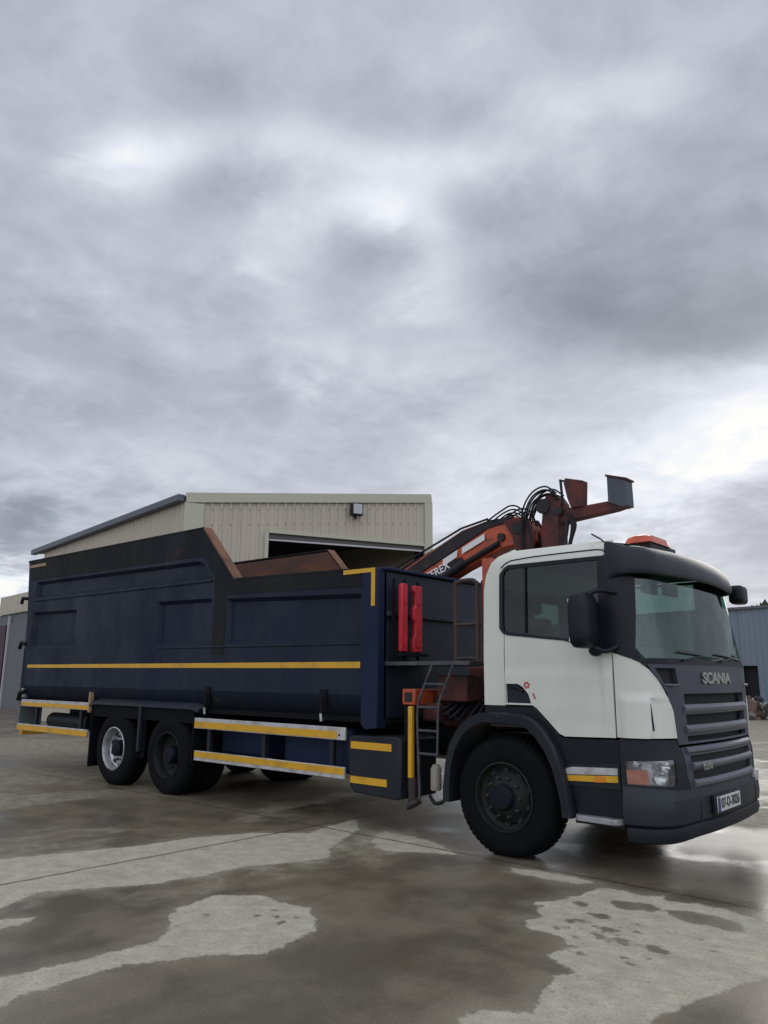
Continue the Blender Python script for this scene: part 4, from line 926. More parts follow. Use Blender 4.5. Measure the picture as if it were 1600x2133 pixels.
# --- wheels
def wheel(x, y, side, dish, rubber_r=.512, w=.31, silver=False):
    sg = 1 if side == 'near' else -1            # inward direction
    Y = lambda d: y + sg * d
    R_ = rubber_r
    bm = NB(); c = .50
    def tz(r): return r
    prof = [(.292, .012), (.31, .0), (.36, -.006), (.42, -.008), (.46, .0), (.485, .018), (.502, .045), (R_, .075), (R_, w - .075), (.502, w - .045), (.485, w - .018), (.44, w), (.31, w), (.292, w - .012)]
    lathe(bm, [(r, Y(d)) for r, d in prof], x, c, 72, close=True)
    # flatten at the ground, tread blocks
    for v in bm.verts:
        if v.co.z < .004: v.co.z = .004
    for k in range(60):
        a = 2 * math.pi * k / 60
        for j in range(4):
            a2 = a + (j % 2) * math.pi / 60; d0 = .05 + j * (w - .1) / 4 + .008; d1 = d0 + (w - .1) / 4 - .016
            if math.sin(a2) < -.97: continue
            vs = []
            for r in (R_ - .002, R_ + .008):
                for aa in (a2, a2 + .075):
                    for dd in (d0, d1): vs.append(bm.verts.new((x + r * math.cos(aa), Y(dd), c + r * math.sin(aa))))
            for f in ((0, 1, 3, 2), (4, 6, 7, 5), (0, 4, 5, 1), (2, 3, 7, 6), (0, 2, 6, 4), (1, 5, 7, 3)): bm.faces.new([vs[i] for i in f])
    tyre_bm = bm
    bm = NB()
    if dish == 'front':      # steer wheel: disc bulges outwards
        lathe(bm, [(.297, Y(.010)), (.300, Y(-.004)), (.288, Y(-.008)), (.278, Y(.012)), (.272, Y(.055)), (.235, Y(.075)), (.215, Y(.050)), (.150, Y(.015)), (.145, Y(.012)), (.10, Y(.01))], x, c, 64)
        hubp = [(.112, Y(.012)), (.108, Y(-.035)), (.095, Y(-.05)), (.06, Y(-.055)), (.0, Y(-.055))]; nr, ny_, ncount = .1675, .022, 10
    elif dish == 'drive':    # twin drive wheel: deep dish with a long hub
        lathe(bm, [(.297, Y(.010)), (.300, Y(-.004)), (.288, Y(-.008)), (.278, Y(.012)), (.272, Y(.12)), (.24, Y(.14)), (.16, Y(.145)), (.10, Y(.145))], x, c, 64)
        hubp = [(.118, Y(.14)), (.112, Y(.03)), (.10, Y(.015)), (.05, Y(.01)), (.0, Y(.01))]; nr, ny_, ncount = .1675, .142, 10
    else:
        lathe(bm, [(.297, Y(.010)), (.302, Y(-.006)), (.286, Y(-.010)), (.276, Y(.012)), (.268, Y(.10)), (.235, Y(.125)), (.15, Y(.12)), (.10, Y(.12))], x, c, 64)
        hubp = [(.115, Y(.12)), (.108, Y(.04)), (.09, Y(.025)), (.05, Y(.02)), (.0, Y(.02))]; nr, ny_, ncount = .1675, .118, 10
    # hand holes as dark ovals sunk in the disc
    wh = link('wheel', bm, M['rimsilver'] if silver else M['rimdark'], TR, smooth=40)
    link('tyre', tyre_bm, M['rubber'], wh, smooth=35)
    for k in range(10):
        bm = NB(); a = 2 * math.pi * (k + .5) / 10; q = Vector((x + .228 * math.cos(a), Y(ny_ + (.030 if dish == 'front' else -.012)), c + .228 * math.sin(a)))
        ring = []
        for t in range(14):
            b_ = 2 * math.pi * t / 14; dx = .020 * math.cos(b_); dz = .030 * math.sin(b_)
            ring.append(bm.verts.new((q.x + dx * math.cos(a) - dz * math.sin(a), q.y, q.z + dx * math.sin(a) + dz * math.cos(a))))
        bm.faces.new(ring)
        ring2 = [bm.verts.new((v.co.x, v.co.y + sg * .01, v.co.z)) for v in ring]; bm.faces.new(ring2[::-1])
        for t in range(14): bm.faces.new((ring[t], ring2[t], ring2[(t + 1) % 14], ring[(t + 1) % 14]))
        link('hand_hole', bm, M['void'], wh)
    bm = NB(); lathe(bm, hubp, x, c, 40); link('hub', bm, M['hub'], wh, smooth=40)
    for k in range(ncount):
        bm = NB(); a = 2 * math.pi * k / ncount; cx_, cz_ = x + nr * math.cos(a), c + nr * math.sin(a)
        lathe(bm, [(.020, Y(ny_ + .01)), (.019, Y(ny_ - .010)), (.015, Y(ny_ - .014)), (.014, Y(ny_ - .032)), (.0, Y(ny_ - .034))], cx_, cz_, 6)
        link('wheel_nut', bm, M['nut'], wh)
AX = (0.0, -5.253, -6.608)
wheel(AX[0], .0, 'near', 'front'); wheel(AX[0], 2.5, 'far', 'front')
wheel(AX[1], .0, 'near', 'drive'); wheel(AX[1], 2.5, 'far', 'drive')
wheel(AX[2], .0, 'near', 'tag', silver=True); wheel(AX[2], 2.5, 'far', 'tag', silver=True)
for y in (.335, 2.165):
    bm = NB(); sg = 1 if y < 1 else -1
    lathe(bm, [(.29, y), (.44, y), (.50, y + sg * .05), (.512, y + sg * .08), (.512, y + sg * .23), (.50, y + sg * .26), (.44, y + sg * .30), (.29, y + sg * .30)], AX[1], .504, 60, close=True)
    bm2 = bm; tw = link('inner_wheel', bm2, M['rubber'], TR, smooth=40)

# --- chassis
bm = NB()
for y in (.80, 1.62): box(bm, -9.55, 1.15, y, y + .08, .72, 1.00)
for x in (-9.4, -7.8, -6.0, -4.2, -2.6, -1.0, .6): box(bm, x, x + .12, .882, 1.618, .76, .96)
link('chassis_frame', bm, M['chassis'], TR)
for x in AX:
    bm = NB(); tube(bm, [(x, .32, .5), (x, 2.18, .5)], .075, 12)
    bmesh.ops.create_uvsphere(bm, u_segments=14, v_segments=8, radius=.24 if x == AX[1] else .10, matrix=Matrix.Translation((x, 1.25, .5)))
    box(bm, x - .5, x + .5, .58, .66, .60, .66); box(bm, x - .5, x + .5, 1.84, 1.92, .60, .66); link('axle', bm, M['chassis'], TR)
bm = NB(); box(bm, .2, 1.1, .7, 1.8, .55, 1.05); link('engine', bm, M['chassis'], TR, bevel=.05)
bm = NB(); tube(bm, [(-5.2, 1.25, .55), (-1.0, 1.25, .75)], .05, 10); link('drive_shaft', bm, M['chassis'], TR)

# --- cargo body
def G(x, z, o=0.0): return (x, .06 - o, z)
def GF(x, z, o=0.0): return (x, 2.44 + o, z)
TOP = [(-10.0, 3.52), (-4.71, 3.50), (-3.97, 2.74), (-1.99, 2.69), (-1.50, 2.69)]
def body():
    side_out = [(-9.98, 3.52), (-4.71, 3.50), (-3.97, 2.74), (-1.50, 2.69), (-1.50, 1.35), (-9.66, 1.35), (-9.66, 1.5)]
    band = [(-9.98, 3.52), (-4.71, 3.50), (-3.97, 2.74), (-1.99, 2.695), (-1.74, 2.69), (-1.74, 2.50), (-4.02, 2.56), (-4.40, 2.56), (-4.40, 2.80), (-4.66, 3.10), (-4.74, 3.12), (-9.78, 3.17)]
    S = dict(st=.25, th=.05)
    H1 = [(-9.60, 2.84), (-9.60, 3.13), (-4.80, 3.06), (-4.68, 3.02), (-4.45, 2.80)]
    H2 = [(-9.62, 1.99), (-9.62, 2.60), (-8.06, 2.57), (-8.02, 1.96)]
    H3 = [(-5.68, 1.945), (-5.72, 2.56), (-4.45, 2.535), (-4.42, 1.94)]
    H4 = [(-4.12, 1.935), (-4.12, 2.51), (-1.76, 2.425), (-1.76, 1.92)]
    bd = None
    for fn in (G, GF):
        bm = NB()
        # back skin (bottom of the pressings), front sheet with openings, sloped walls between
        panel(bm, fn, [(-9.93, 3.47), (-4.74, 3.45), (-4.02, 2.70), (-1.52, 2.64), (-1.52, 1.38), (-9.68, 1.38)], (), 0, .03, .6)
        outer = [(-9.97, 3.515), (-4.715, 3.495), (-3.975, 2.735), (-1.73, 2.685), (-1.73, 1.35), (-9.66, 1.35)]
        holes = [H1, H2, H3, H4]
        def front():
            loops = [resamp(outer, .3)] + [resamp(h, .3) for h in holes]; P = []; E = []
            for lp in loops:
                b0 = len(P); P += lp; E += [(b0 + i, b0 + (i + 1) % len(lp)) for i in range(len(lp))]
            vs, es, fs, *_ = delaunay_2d_cdt([Vector(q) for q in P], E, [], 0, 1e-6)
            tv = [bm.verts.new(fn(v.x, v.y, .06)) for v in vs]
            for f in fs:
                c = (sum(vs[i].x for i in f) / 3, sum(vs[i].y for i in f) / 3)
                if inside(c, outer) and not any(inside(c, h) for h in holes): bm.faces.new([tv[i] for i in f])
            for h in holes:
                cx = sum(q[0] for q in h) / len(h); cz = sum(q[1] for q in h) / len(h)
                hi = []
                for i, q in enumerate(h):
                    a, b = Vector(h[i - 1]), Vector(q); c = Vector(h[(i + 1) % len(h)])
                    n1 = Vector((-(b - a).y, (b - a).x)).normalized(); n2 = Vector((-(c - b).y, (c - b).x)).normalized()
                    if (Vector((cx, cz)) - b).dot(n1) < 0: n1 = -n1
                    if (Vector((cx, cz)) - b).dot(n2) < 0: n2 = -n2
                    m_ = (n1 + n2); m_ = m_ / max(.3, m_.dot(n1)); hi.append(b + m_ * .045)
                for i in range(len(h)):
                    j = (i + 1) % len(h)
                    bm.faces.new([bm.verts.new(v) for v in (fn(*h[i], .06), fn(*h[j], .06), fn(hi[j].x, hi[j].y, .002), fn(hi[i].x, hi[i].y, .002))])
        front()
        # outer edges back to the skin
        for i in range(len(outer)):
            a, b = outer[i], outer[(i + 1) % len(outer)]
            bm.faces.new([bm.verts.new(v) for v in (fn(*a, .06), fn(*b, .06), fn(*b, -.06), fn(*a, -.06))])
        o = link('body_side', bm, M['blue'], TR, smooth=20)
        # long swage above the tape and pressed seam
        bm = NB(); tube(bm, [fn(-9.6, 2.80, .06), fn(-4.46, 2.765, .06)], .018, 8); tube(bm, [fn(-1.78, 1.885, .058), fn(-5.66, 1.905, .058)], .014, 8)
        link('swage', bm, M['blue'], o)
        # weathered rim along the top
        cp('rim_band', M['olive'], band, (), .066, .006, .2, fn=fn, parent=o, smooth=20)
        cp('rim_band', M['olive'], [(-4.40, 1.80), (-4.40, 2.55), (-4.14, 2.55), (-4.14, 1.80)], (), .064, .004, .3, fn=fn, parent=o, smooth=20)
        # tape
        cp('reflective_tape', M['yellow'], [(-9.62, 1.648), (-9.62, 1.700), (-1.76, 1.695), (-1.76, 1.628)], (), .064, .005, .5, fn=fn, parent=o)
        cp('reflective_tape', M['yellow'], [(-2.02, 2.645), (-2.02, 2.695), (-1.545, 2.69), (-1.545, 2.28), (-1.60, 2.28), (-1.60, 2.645)], (), .078, .006, .3, fn=fn, parent=o)
        cp('reflective_tape', M['tapeworn'], [(-9.90, 3.40), (-9.90, 3.45), (-9.3, 3.45), (-9.3, 3.40)], (), .071, .004, .3, fn=fn, parent=o)
        # front corner post
        bm = NB(); panel(bm, fn, [(-1.735, 2.688), (-1.50, 2.688), (-1.50, 1.02), (-1.68, 1.00), (-1.735, 1.06)], (), .074, .14, .5); link('corner_post', bm, M['bluepost'], o, bevel=.008)
        # tuck-under below the tape
        bm = NB(); prev = None; sgn = 1 if fn is G else -1; y0 = .0 if fn is G else 2.5
        for d, z in ((.0, 1.36), (.004, 1.30), (.04, 1.20), (.12, 1.12), (.25, 1.07), (.6, 1.05)):
            r = [bm.verts.new((x, y0 + sgn * d, z)) for x in (-9.66, -7.7, -5.7, -3.7, -1.735)]
            if prev:
                for k in range(4): bm.faces.new((prev[k], prev[k + 1], r[k + 1], r[k]))
            prev = r
        link('lower_side', bm, M['bluelow'], TR, smooth=60)
        # worn top cap
        bm = NB()
        yc = fn(0, 0, 0)[1]
        P_ = [(-9.98, 3.52), (-4.71, 3.50), (-3.97, 2.74), (-1.99, 2.69)]
        for i in range(3):
            a = Vector((P_[i][0], yc, P_[i][1] + .012)); b = Vector((P_[i + 1][0], yc, P_[i + 1][1] + .012)); obox(bm, a, b, .14, .022)
            link('top_rail', bm, M['rustedge'] if i == 1 else M['olive'], o); bm = NB()
        bm.free()
        # scuffs and small dents plates
        # inner rusty lining
        inn = [(-9.9, 3.50), (-4.72, 3.48), (-3.99, 2.72), (-1.52, 2.67), (-1.52, 1.2), (-9.66, 1.2)]
        cp('inner_lining', M['rust'], inn, (), -.045, .03, .6, fn=fn, parent=o, smooth=20)
    bm = NB(); box(bm, -9.66, -1.5, .12, 2.38, 1.06, 1.12); link('body_floor', bm, M['chassis'], TR)
    # front wall facing the cab with two ribs
    bm = NB(); box(bm, -1.56, -1.50, .08, 2.42, 1.10, 2.66)
    hb = link('headboard', bm, M['hbblue'], TR, bevel=.01)
    for z in (2.20,):
        bm = NB(); box(bm, -1.499, -1.45, .10, 2.40, z - .03, z + .03); link('headboard_rib', bm, M['hbblue'], hb, bevel=.012)
    bm = NB(); box(bm, -1.57, -1.45, .06, 2.44, 2.665, 2.70); link('headboard_cap', bm, M['bluepost'], hb, bevel=.008)
    # tailgate and its fittings
    bm = NB(); prism(bm, [(-9.62, 1.06), (-10.02, 3.50), (-9.93, 3.50), (-9.55, 1.06)], 'y', .03, 2.47); tg = link('tailgate', bm, M['blue'], TR, bevel=.01)
    bm = NB(); box(bm, -10.12, -9.70, .12, 2.3, 1.30, 2.0); link('tailgate_bulge', bm, M['bluelow'], tg, bevel=.03)
    for P_, r_ in (([(-9.95, .02, 2.86), (-10.12, .02, 2.88), (-10.16, .02, 2.78)], .030), ([(-9.75, .0, 2.05), (-9.95, .0, 2.08), (-10.0, .0, 1.98)], .035), ([(-9.6, .0, 1.25), (-9.80, .0, 1.22), (-9.84, .0, 1.1)], .04)):
        bm = NB(); tube(bm, P_, r_, 8); link('hinge_hook', bm, M['chassis'], tg)
    bm = NB(); box(bm, -9.95, -9.86, .05, .45, .62, 1.15); link('lamp_board', bm, M['lampb'], TR, bevel=.01); bm = NB(); box(bm, -9.95, -9.86, 2.05, 2.45, .62, 1.15); link('lamp_board', bm, M['lampb'], TR, bevel=.01)
    bm = NB(); box(bm, -9.9, -9.8, .1, 2.4, .52, .64); link('rear_underrun_bar', bm, M['yellow'], TR, bevel=.01)
    # small lashing hooks under the side
    for x in (-4.42, -2.30):
        bm = NB(); tube(bm, [(x, -.03, 1.32), (x, -.035, 1.14)], .020, 8); box(bm, x - .05, x + .05, -.02, .0, 1.20, 1.40); hk = link('lashing_hook', bm, M['chassis'], TR)
        bm = NB(); tube(bm, [(x, -.045, 1.14), (x + .005, -.04, 1.06)], .015, 8); link('hook_tip', bm, M['alurail'], hk)
M['hbblue'] = mat('headboard_blue', (.0065, .012, .028), .55, c2=(.0065, .016, .021), scale=1.5, thr=(.45, .7), bump=.1, bscale=8)
M['tapeworn'] = mat('worn_tape', (.30, .19, .10), .6)
M['lampb'] = mat('lamp_board_grey', (.10, .12, .12), .6)
body()

# --- bogie mudguard, flaps
def bogie():
    for sg, y0 in ((1, -.03), (-1, 2.53)):
        Y = lambda d: y0 + sg * d
        bm = NB()
        pr = [(-7.36, 1.10), (-7.30, 1.235), (-7.22, 1.285), (-4.62, 1.285), (-4.52, 1.25), (-4.60, 1.13)]
        secs = []
        for x, z in pr: secs.append((x, z))
        # top skin slopes down to an outer lip
        vA = [bm.verts.new((x, Y(.0), z - .13)) for x, z in ((-7.34, 1.20), (-7.20, 1.235), (-4.72, 1.235), (-4.58, 1.20))]
        vB = [bm.verts.new((x, Y(.0), z - .09)) for x, z in ((-7.34, 1.19), (-7.20, 1.235), (-4.72, 1.235), (-4.58, 1.19))]
        vC = [bm.verts.new((x, Y(.22), z + .035)) for x, z in ((-7.30, 1.20), (-7.18, 1.24), (-4.66, 1.24), (-4.50, 1.20))]
        vD = [bm.verts.new((x, Y(.62), z)) for x, z in ((-7.30, 1.20), (-7.18, 1.24), (-4.66, 1.24), (-4.50, 1.20))]
        for a, b in ((vA, vB), (vB, vC), (vC, vD)):
            for k in range(3): bm.faces.new((a[k], a[k + 1], b[k + 1], b[k]))
        bm.faces.new((vA[0], vB[0], vC[0], vD[0])); bm.faces.new((vA[3], vB[3], vC[3], vD[3]))
        mg = link('mudguard', bm, M['mudguard'], TR, smooth=20)
        for x, w_, zb in ((-7.30, .05, .20), (-5.99, .06, .42), (-4.70, .05, .42)):
            bm = NB(); box(bm, x, x + .025, min(Y(.02), Y(.60)), max(Y(.02), Y(.60)), zb, 1.15); link('mud_flap', bm, M['flap'], mg)
        bm = NB(); box(bm, -5.97, -5.91, min(Y(.0), Y(.05)), max(Y(.0), Y(.05)), .50, 1.11); link('flap_bracket', bm, M['dgrey'], mg, bevel=.005)
        bm = NB(); box(bm, -7.28, -4.69, min(Y(.035), Y(.055)), max(Y(.035), Y(.055)), .93, 1.15); box(bm, -6.04, -5.86, min(Y(.056), Y(.08)), max(Y(.056), Y(.08)), .42, 1.15); link('guard_valance', bm, M['flap'], mg)
        bm = NB(); box(bm, -7.38, -7.33, min(Y(.0), Y(.06)), max(Y(.0), Y(.06)), .98, 1.28); link('guard_bracket', bm, M['tapeworn'], mg)
bogie()
# --- side guards: aluminium rails carrying yellow tape
def rail(x0, x1, z0, z1, y, tape, sg):
    bm = NB(); box(bm, x0, x1, min(y, y + sg * .03), max(y, y + sg * .03), z0, z1)
    r = link('guard_rail', bm, M['alurail'], TR, bevel=.006)
    bm = NB(); box(bm, x0 + .01, x1 - (.12 if x1 > -2.5 and z0 > .8 else .0), min(y - sg * .004, y), max(y - sg * .004, y - sg * .0005), *tape)
    link('yellow_tape', bm, M['yellow'], r)
for sg, y in ((1, .0), (-1, 2.5)):
    rail(-4.68, -1.97, .872, 1.005, y, (.884, .962), sg); rail(-4.65, -1.97, .478, .60, y, (.520, .592), sg)
    rail(-9.72, -7.36, 1.005, 1.12, y, (1.015, 1.075), sg); rail(-9.80, -7.40, .61, .72, y, (.618, .700), sg)
    for x in (-4.4, -3.33, -2.2, -9.2, -7.7):
        bm = NB(); box(bm, x - .03, x + .03, min(y + sg * .032, y + sg * .08), max(y + sg * .032, y + sg * .08), .50 if x > -5 else .65, 1.0); link('guard_post', bm, M['dgrey'], TR)
bm = NB(); bmesh.ops.create_uvsphere(bm, u_segments=10, v_segments=6, radius=.012, matrix=Matrix.Translation((-2.05, -.006, .925))); link('rail_bolt', bm, M['brown'], TR)
# tank, boxes
bm = NB(); box(bm, -3.15, -2.05, .18, .62, .50, .98); link('fuel_tank', bm, M['tankblue'] if 'tankblue' in M else M['bluepost'], TR, bevel=.06)
bm = NB(); box(bm, -4.5, -3.6, .30, .72, .55, .95); link('air_tank_box', bm, M['bluepost'], TR, bevel=.05)
bm = NB(); tube(bm, [(-7.9, .35, .78), (-9.2, .35, .78)], .13, 16); link('air_tank', bm, M['dgrey'], TR, smooth=40)
bm = NB(); prism(bm, [(-1.93, .88), (-1.90, .93), (-1.27, .945), (-1.20, .92), (-1.20, .36), (-1.26, .34), (-1.83, .36), (-1.90, .42)], 'y', .01, .60)
bb = link('battery_box', bm, M['dgrey'], TR, bevel=.015)
for z0, z1, x1 in ((.800, .872, -1.32), (.455, .525, -1.38)):
    bm = NB(); box(bm, -1.885, x1, .004, .0095, z0, z1); link('yellow_tape', bm, M['yellow'], bb)
# --- platform, handrail, ladder between cab and body
bm = NB(); box(bm, -1.50, -.42, .10, .75, 1.655, 1.695); link('platform', bm, M['steeltube'], TR, bevel=.004)
bm = NB()
tube(bm, smoothpts([(-.60, .14, 1.69), (-.60, .14, 2.40), (-.585, .14, 2.46), (-.53, .14, 2.48), (-.40, .14, 2.48), (-.35, .14, 2.45), (-.34, .14, 2.38), (-.34, .14, 1.69)], 4), .022, 8)
tube(bm, [(-.60, .14, 2.05), (-.34, .14, 2.05)], .016, 8); tube(bm, [(-.60, .14, 1.72), (-.34, .14, 1.72)], .016, 8)
tube(bm, smoothpts([(-.55, .55, 1.69), (-.55, .55, 2.46), (-.50, .55, 2.50), (-.30, .55, 2.50)], 4), .020, 8)
link('handrail', bm, M['brown'], TR, smooth=60)
la = [(-.86, .09, 1.66), (-1.03, .08, 1.30), (-1.045, .08, 1.16), (-1.015, .08, .36)]
lb = [(-.60, .09, 1.66), (-.77, .08, 1.30), (-.785, .08, 1.16), (-.795, .08, .78)]
bm = NB(); tube(bm, la, .014, 8); tube(bm, lb, .014, 8); ld = link('ladder', bm, M['steeltube'], TR, smooth=60)
for xa, xb, z in ((-.94, -.70, 1.47), (-1.045, -.785, 1.245), (-1.04, -.79, 1.02), (-1.03, -.795, .80)):
    bm = NB(); tube(bm, [(xa, .08, z), (xb, .08, z)], .014, 8); link('rung', bm, M['steeltube'], ld)
# --- crane base and outrigger
bm = NB(); box(bm, -1.22, -.48, .72, 1.80, 1.02, 1.32); box(bm, -1.05, -.60, .98, 1.55, 1.32, 1.66); box(bm, -1.15, -.95, .28, 2.2, 1.10, 1.28); link('crane_base', bm, M['rustred'], TR, bevel=.03)
bm = NB()
for k in range(7): tube(bm, smoothpts([(-1.1 + .09 * k, .45 + .03 * k, 1.35), (-1.0 + .08 * k, .35, 1.20 - .03 * k), (-.8 + .06 * k, .50, 1.30), (-.6, .60, 1.10 + .02 * k)], 5), .014, 6)
link('valve_hoses', bm, M['hose'], TR)
bm = NB(); box(bm, -.98, -.60, .32, .60, 1.30, 1.56); link('valve_block', bm, M['rustred'], TR, bevel=.02)
bm = NB(); prism(bm, [(-1.26, 1.26), (-1.26, 1.42), (-1.09, 1.42), (-1.09, 1.26)], 'y', .10, .55); ob = link('outrigger_beam', bm, M['orange'], TR, bevel=.012)
bm = NB(); box(bm, -1.225, -1.125, .096, .0995, 1.29, 1.385); link('beam_end', bm, M['void'], ob)
bm = NB(); box(bm, -1.145, -1.095, .05, .10, .56, 1.25); oy = link('outrigger_leg', bm, M['yellow'], TR, bevel=.008)
bm = NB(); tube(bm, [(-1.19, .14, 1.25), (-1.19, .14, .45)], .055, 14); link('leg_tube', bm, M['chassis'], oy, smooth=50)
bm = NB(); tube(bm, [(-1.12, .10, .56), (-1.12, .10, .33)], .045, 12); tube(bm, [(-1.12, .10, .33), (-1.10, .10, .30)], [.07, .085], 12); link('leg_foot', bm, M['brown'], oy, smooth=50)
bm = NB(); lathe(bm, [(.0, .0), (.05, .0), (.055, .02), (.055, .20), (.035, .24), (.0, .25)], 0, 0, 16)
for v in bm.verts: v.co = Vector((-.92 + v.co.x, .22 + v.co.z, .45 + v.co.y))
link('fluid_bottle', bm, M['bottle'] if 'bottle' in M else M['paper'], TR, smooth=50)
bm = NB(); tube(bm, smoothpts([(-.95, .16, .40), (-.86, .14, .34), (-.75, .16, .40), (-.70, .2, .6)], 5), .018, 8); link('bottle_bracket', bm, M['hose'], TR)

# --- crane
CY = 1.8
def crane():
    # column rising from the base
    bm = NB(); tube(bm, [(-.75, 1.40, 1.6), (-.72, 1.55, 2.6)], [.17, .14], 20); link('crane_column', bm, M['orange'], TR, smooth=50)
    bm = NB(); box(bm, -.42, -.30, .35, .47, 1.7, 2.72); link('tall_post', bm, M['orange'], TR, bevel=.01)
    # main boom: from elbow down into the body
    top = [(-2.9, 2.80), (-1.62, 3.36), (-1.27, 3.43), (-.80, 3.43), (-.66, 3.36)]
    bot = [(-2.9, 2.30), (-1.60, 2.86), (-1.02, 3.06), (-.60, 3.12), (-.60, 3.28)]
    bm = NB(); prism(bm, top + bot[::-1], 'y', CY - .11, CY + .11); bo = link('main_boom', bm, M['orange'], TR, bevel=.02)
    # dark upper beam and ram lying on top
    bm = NB(); prism(bm, [(-2.9, 2.76), (-1.60, 3.345), (-1.20, 3.435), (-.84, 3.435), (-1.0, 3.36), (-1.22, 3.33), (-1.58, 3.17), (-2.9, 2.58)], 'y', CY - .125, CY + .125); link('boom_cover', bm, M['greydark'], bo, bevel=.01)
    bm = NB(); tube(bm, [(-2.8, CY - .14, 2.92), (-1.60, CY - .14, 3.375), (-1.20, CY - .14, 3.445)], .014, 8); tube(bm, [(-2.8, CY - .04, 2.90), (-1.55, CY - .04, 3.375), (-1.2, CY - .04, 3.44)], .016, 8); link('boom_pipes', bm, M['hose'], bo)
    bm = NB(); tube(bm, [(-2.7, CY - .13, 2.42), (-1.55, CY - .14, 2.93)], .055, 12); tube(bm, [(-1.55, CY - .14, 2.93), (-1.05, CY - .14, 3.13)], .035, 12); link('ram', bm, M['greydark'], bo, smooth=50)
    y = CY - .1295
    def quad(pts, nm, mt):
        bm = NB(); prism(bm, pts, 'y', y - .004, y); link(nm, bm, mt, bo)
    quad([(-1.60, 3.13), (-1.26, 3.27), (-1.26, 3.19), (-1.60, 3.05)], 'white_stripe', M['letterw'])
    quad([(-1.90, 3.01), (-1.67, 3.11), (-1.68, 3.02), (-1.90, 2.92)], 'white_stripe', M['letterw'])
    quad([(-2.05, 2.88), (-1.60, 3.02), (-1.62, 2.94), (-1.60, 2.90), (-2.10, 2.72)], 'black_decal', M['void'])
    for f in bo.children:
        if f.name.startswith('black_decal'): f.location.y = .002
    text('boom_lettering', 'TEREX', .145, M['letterw'], bo, (-1.985, y - .004, 2.862), (1, 0, .38), (-.38, 0, 1), .003, .002, .95)
    # elbow cheeks
    bm = NB(); tube(bm, [(-.78, CY - .16, 3.28), (-.78, CY + .16, 3.28)], .075, 16); tube(bm, [(-1.02, CY - .15, 3.20), (-1.02, CY + .15, 3.20)], .05, 12); link('elbow_pin', bm, M['greydark'], bo, smooth=50)
    bm = NB(); prism(bm, [(-.98, 3.40), (-.66, 3.40), (-.55, 3.22), (-.58, 3.02), (-.80, 2.98), (-.86, 3.2)], 'y', CY - .15, CY - .112); link('elbow_plate', bm, M['rustred'], bo); bm = NB(); prism(bm, [(-.98, 3.40), (-.66, 3.40), (-.55, 3.22), (-.58, 3.02), (-.80, 2.98), (-.86, 3.2)], 'y', CY + .112, CY + .15); link('elbow_plate', bm, M['rustred'], bo)
    # upright arm
    bm = NB(); prism(bm, [(-.485, 2.75), (-.49, 3.20), (-.45, 3.50), (-.40, 3.66), (-.30, 3.64), (-.22, 3.52), (-.26, 3.30), (-.27, 2.75)], 'y', CY - .12, CY + .12); up = link('upright_arm', bm, M['rustred'], TR, bevel=.015)
    bm = NB(); tube(bm, [(-.44, CY - .14, 3.50), (-.44, CY + .14, 3.50)], .09, 16); tube(bm, [(-.25, CY - .13, 3.42), (-.25, CY + .13, 3.42)], .05, 12); link('head_pin', bm, M['greydark'], up, smooth=50)
    bm = NB(); tube(bm, [(-.22, CY - .08, 2.78), (-.20, CY - .08, 3.10), (-.16, CY - .08, 3.30)], .030, 10); link('ram', bm, M['greydark'], up, smooth=50)
    # arm with the two end plates
    bm = NB(); prism(bm, [(-.42, 3.60), (-.10, 3.44), (.02, 3.45), (.56, 3.47), (.56, 3.38), (.42, 3.35), (-.12, 3.30), (-.30, 3.26), (-.46, 3.35)], 'y', CY - .07, CY + .07); ja = link('jib_arm', bm, M['rustred'], TR, bevel=.012)
    bm = NB(); prism(bm, [(-.18, 3.74), (-.16, 3.80), (.065, 3.735), (.045, 3.44), (-.10, 3.44), (-.14, 3.55)], 'y', CY - .10, CY + .02); link('jib_plate', bm, M['rustred'], ja, bevel=.006)
    bm = NB(); prism(bm, [(-.245, 3.80), (-.225, 3.80), (-.205, 3.50), (-.225, 3.50)], 'y', CY - .08, CY - .05); prism(bm, [(-.245, 3.795), (-.05, 3.765), (-.05, 3.745), (-.245, 3.775)], 'y', CY - .08, CY - .05); link('jib_rod', bm, M['greydark'], ja)
    bm = NB(); prism(bm, [(.345, 3.44), (.345, 3.735), (.56, 3.665), (.565, 3.38), (.50, 3.37)], 'y', CY - .09, CY + .09); link('end_bracket', bm, M['plate'], ja, bevel=.006)
    bm = NB(); obox(bm, (.335, CY, 3.748), (.575, CY, 3.672), .21, .022, up=(0, 0, 1)); link('bracket_cap', bm, M['rustred'], ja)
    # hoses
    bm = NB()
    for k in range(8):
        d = .034 * (k % 4); yy = CY - .17 + .09 * (k % 5) / 2; w = .01 * (k % 3)
        tube(bm, smoothpts([(-.70 + d * .6, yy, 2.98), (-.70 + d * .4, yy - .02, 3.25), (-.66 + d, yy - .03, 3.50 - w), (-.54 + d * .6, yy - .02, 3.67 - d), (-.38 + d * .2, yy, 3.72 - d * 1.2), (-.24, yy, 3.62 - d)], 6), .0105, 7)
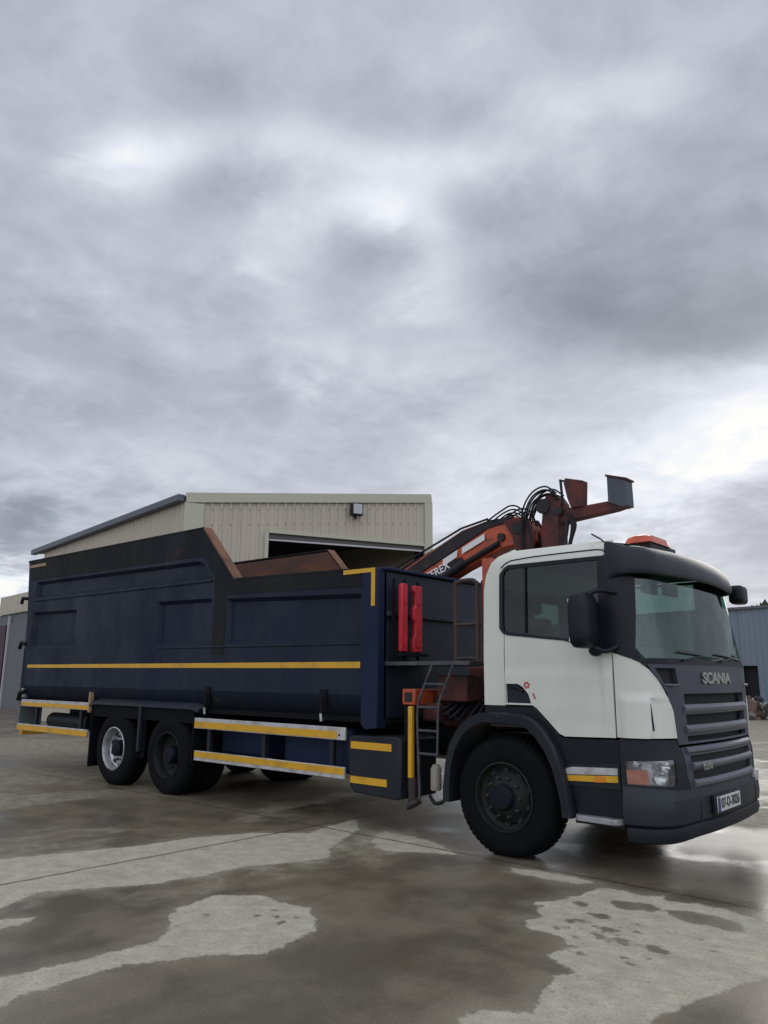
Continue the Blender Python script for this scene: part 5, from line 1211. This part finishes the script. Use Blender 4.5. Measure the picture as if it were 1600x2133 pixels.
    for k in range(6):
        d = .038 * (k % 4); yy = CY - .18 + .055 * k
        tube(bm, smoothpts([(-1.18 + d, yy, 3.41), (-1.0 + d * .5, yy, 3.50 - d * .2), (-.82, yy - .02, 3.55 - d), (-.68 - d * .3, yy - .02, 3.47 - d * 1.2), (-.60 - d * .6, yy, 3.22), (-.56 - d, yy, 2.98)], 6), .0105, 7)
    for k in range(4):
        d = .03 * k
        tube(bm, smoothpts([(-.12, CY - .13 + d, 3.36), (-.08 + d * .6, CY - .14, 3.22), (-.12 + d * .3, CY - .14, 3.02), (-.22 + d, CY - .12, 2.80)], 6), .011, 7)
    link('hoses', bm, M['hose'], TR, smooth=60)
crane()

# --- red outrigger pads hanging on the headboard
def pad(y0, y1, notch, lab):
    bm = NB(); x0, x1 = -1.40, -1.345
    if notch: pts = [(y0, 1.80), (y0, 1.93), (y0 + .03, 1.99), (y0 + .03, 2.12), (y0, 2.15), (y0, 2.27), (y0 + .035, 2.30), (y0 + .035, 2.42), (y0, 2.46), (y0, 2.52), (y1 - .01, 2.52), (y1, 2.50), (y1, 1.82), (y1 - .01, 1.80)]
    else: pts = [(y0, 1.80), (y0, 2.51), (y0 + .02, 2.53), (y1 - .02, 2.53), (y1, 2.51), (y1, 1.80)]
    prism(bm, pts, 'x', x0, x1)
    o = link('outrigger_pad', bm, M['red'], None, bevel=.012); tag(o, lab, 'pad', 'red pads on the headboard')
    for z in (1.90, 2.36):
        bm = NB(); prism(bm, [(y0 + .04, z - .05), (y0 + .04, z + .05), (y1 - .03, z + .05), (y1 - .03, z - .05)], 'x', x1 + .001, x1 + .012); link('grip', bm, M['red'], o, bevel=.004)
    return o
pad(.195, .30, False, 'narrow straight red plastic pad nearest the body corner post')
pad(.40, .55, True, 'notched red plastic pad on the cab side of the straight one')
bm = NB()
for y in (.17, .35, .58): box(bm, -1.449, -1.425, y - .012, y + .012, 1.72, 2.58)
box(bm, -1.449, -1.30, .18, .60, 1.755, 1.785)
link('pad_rack', bm, M['chassis'], TR)
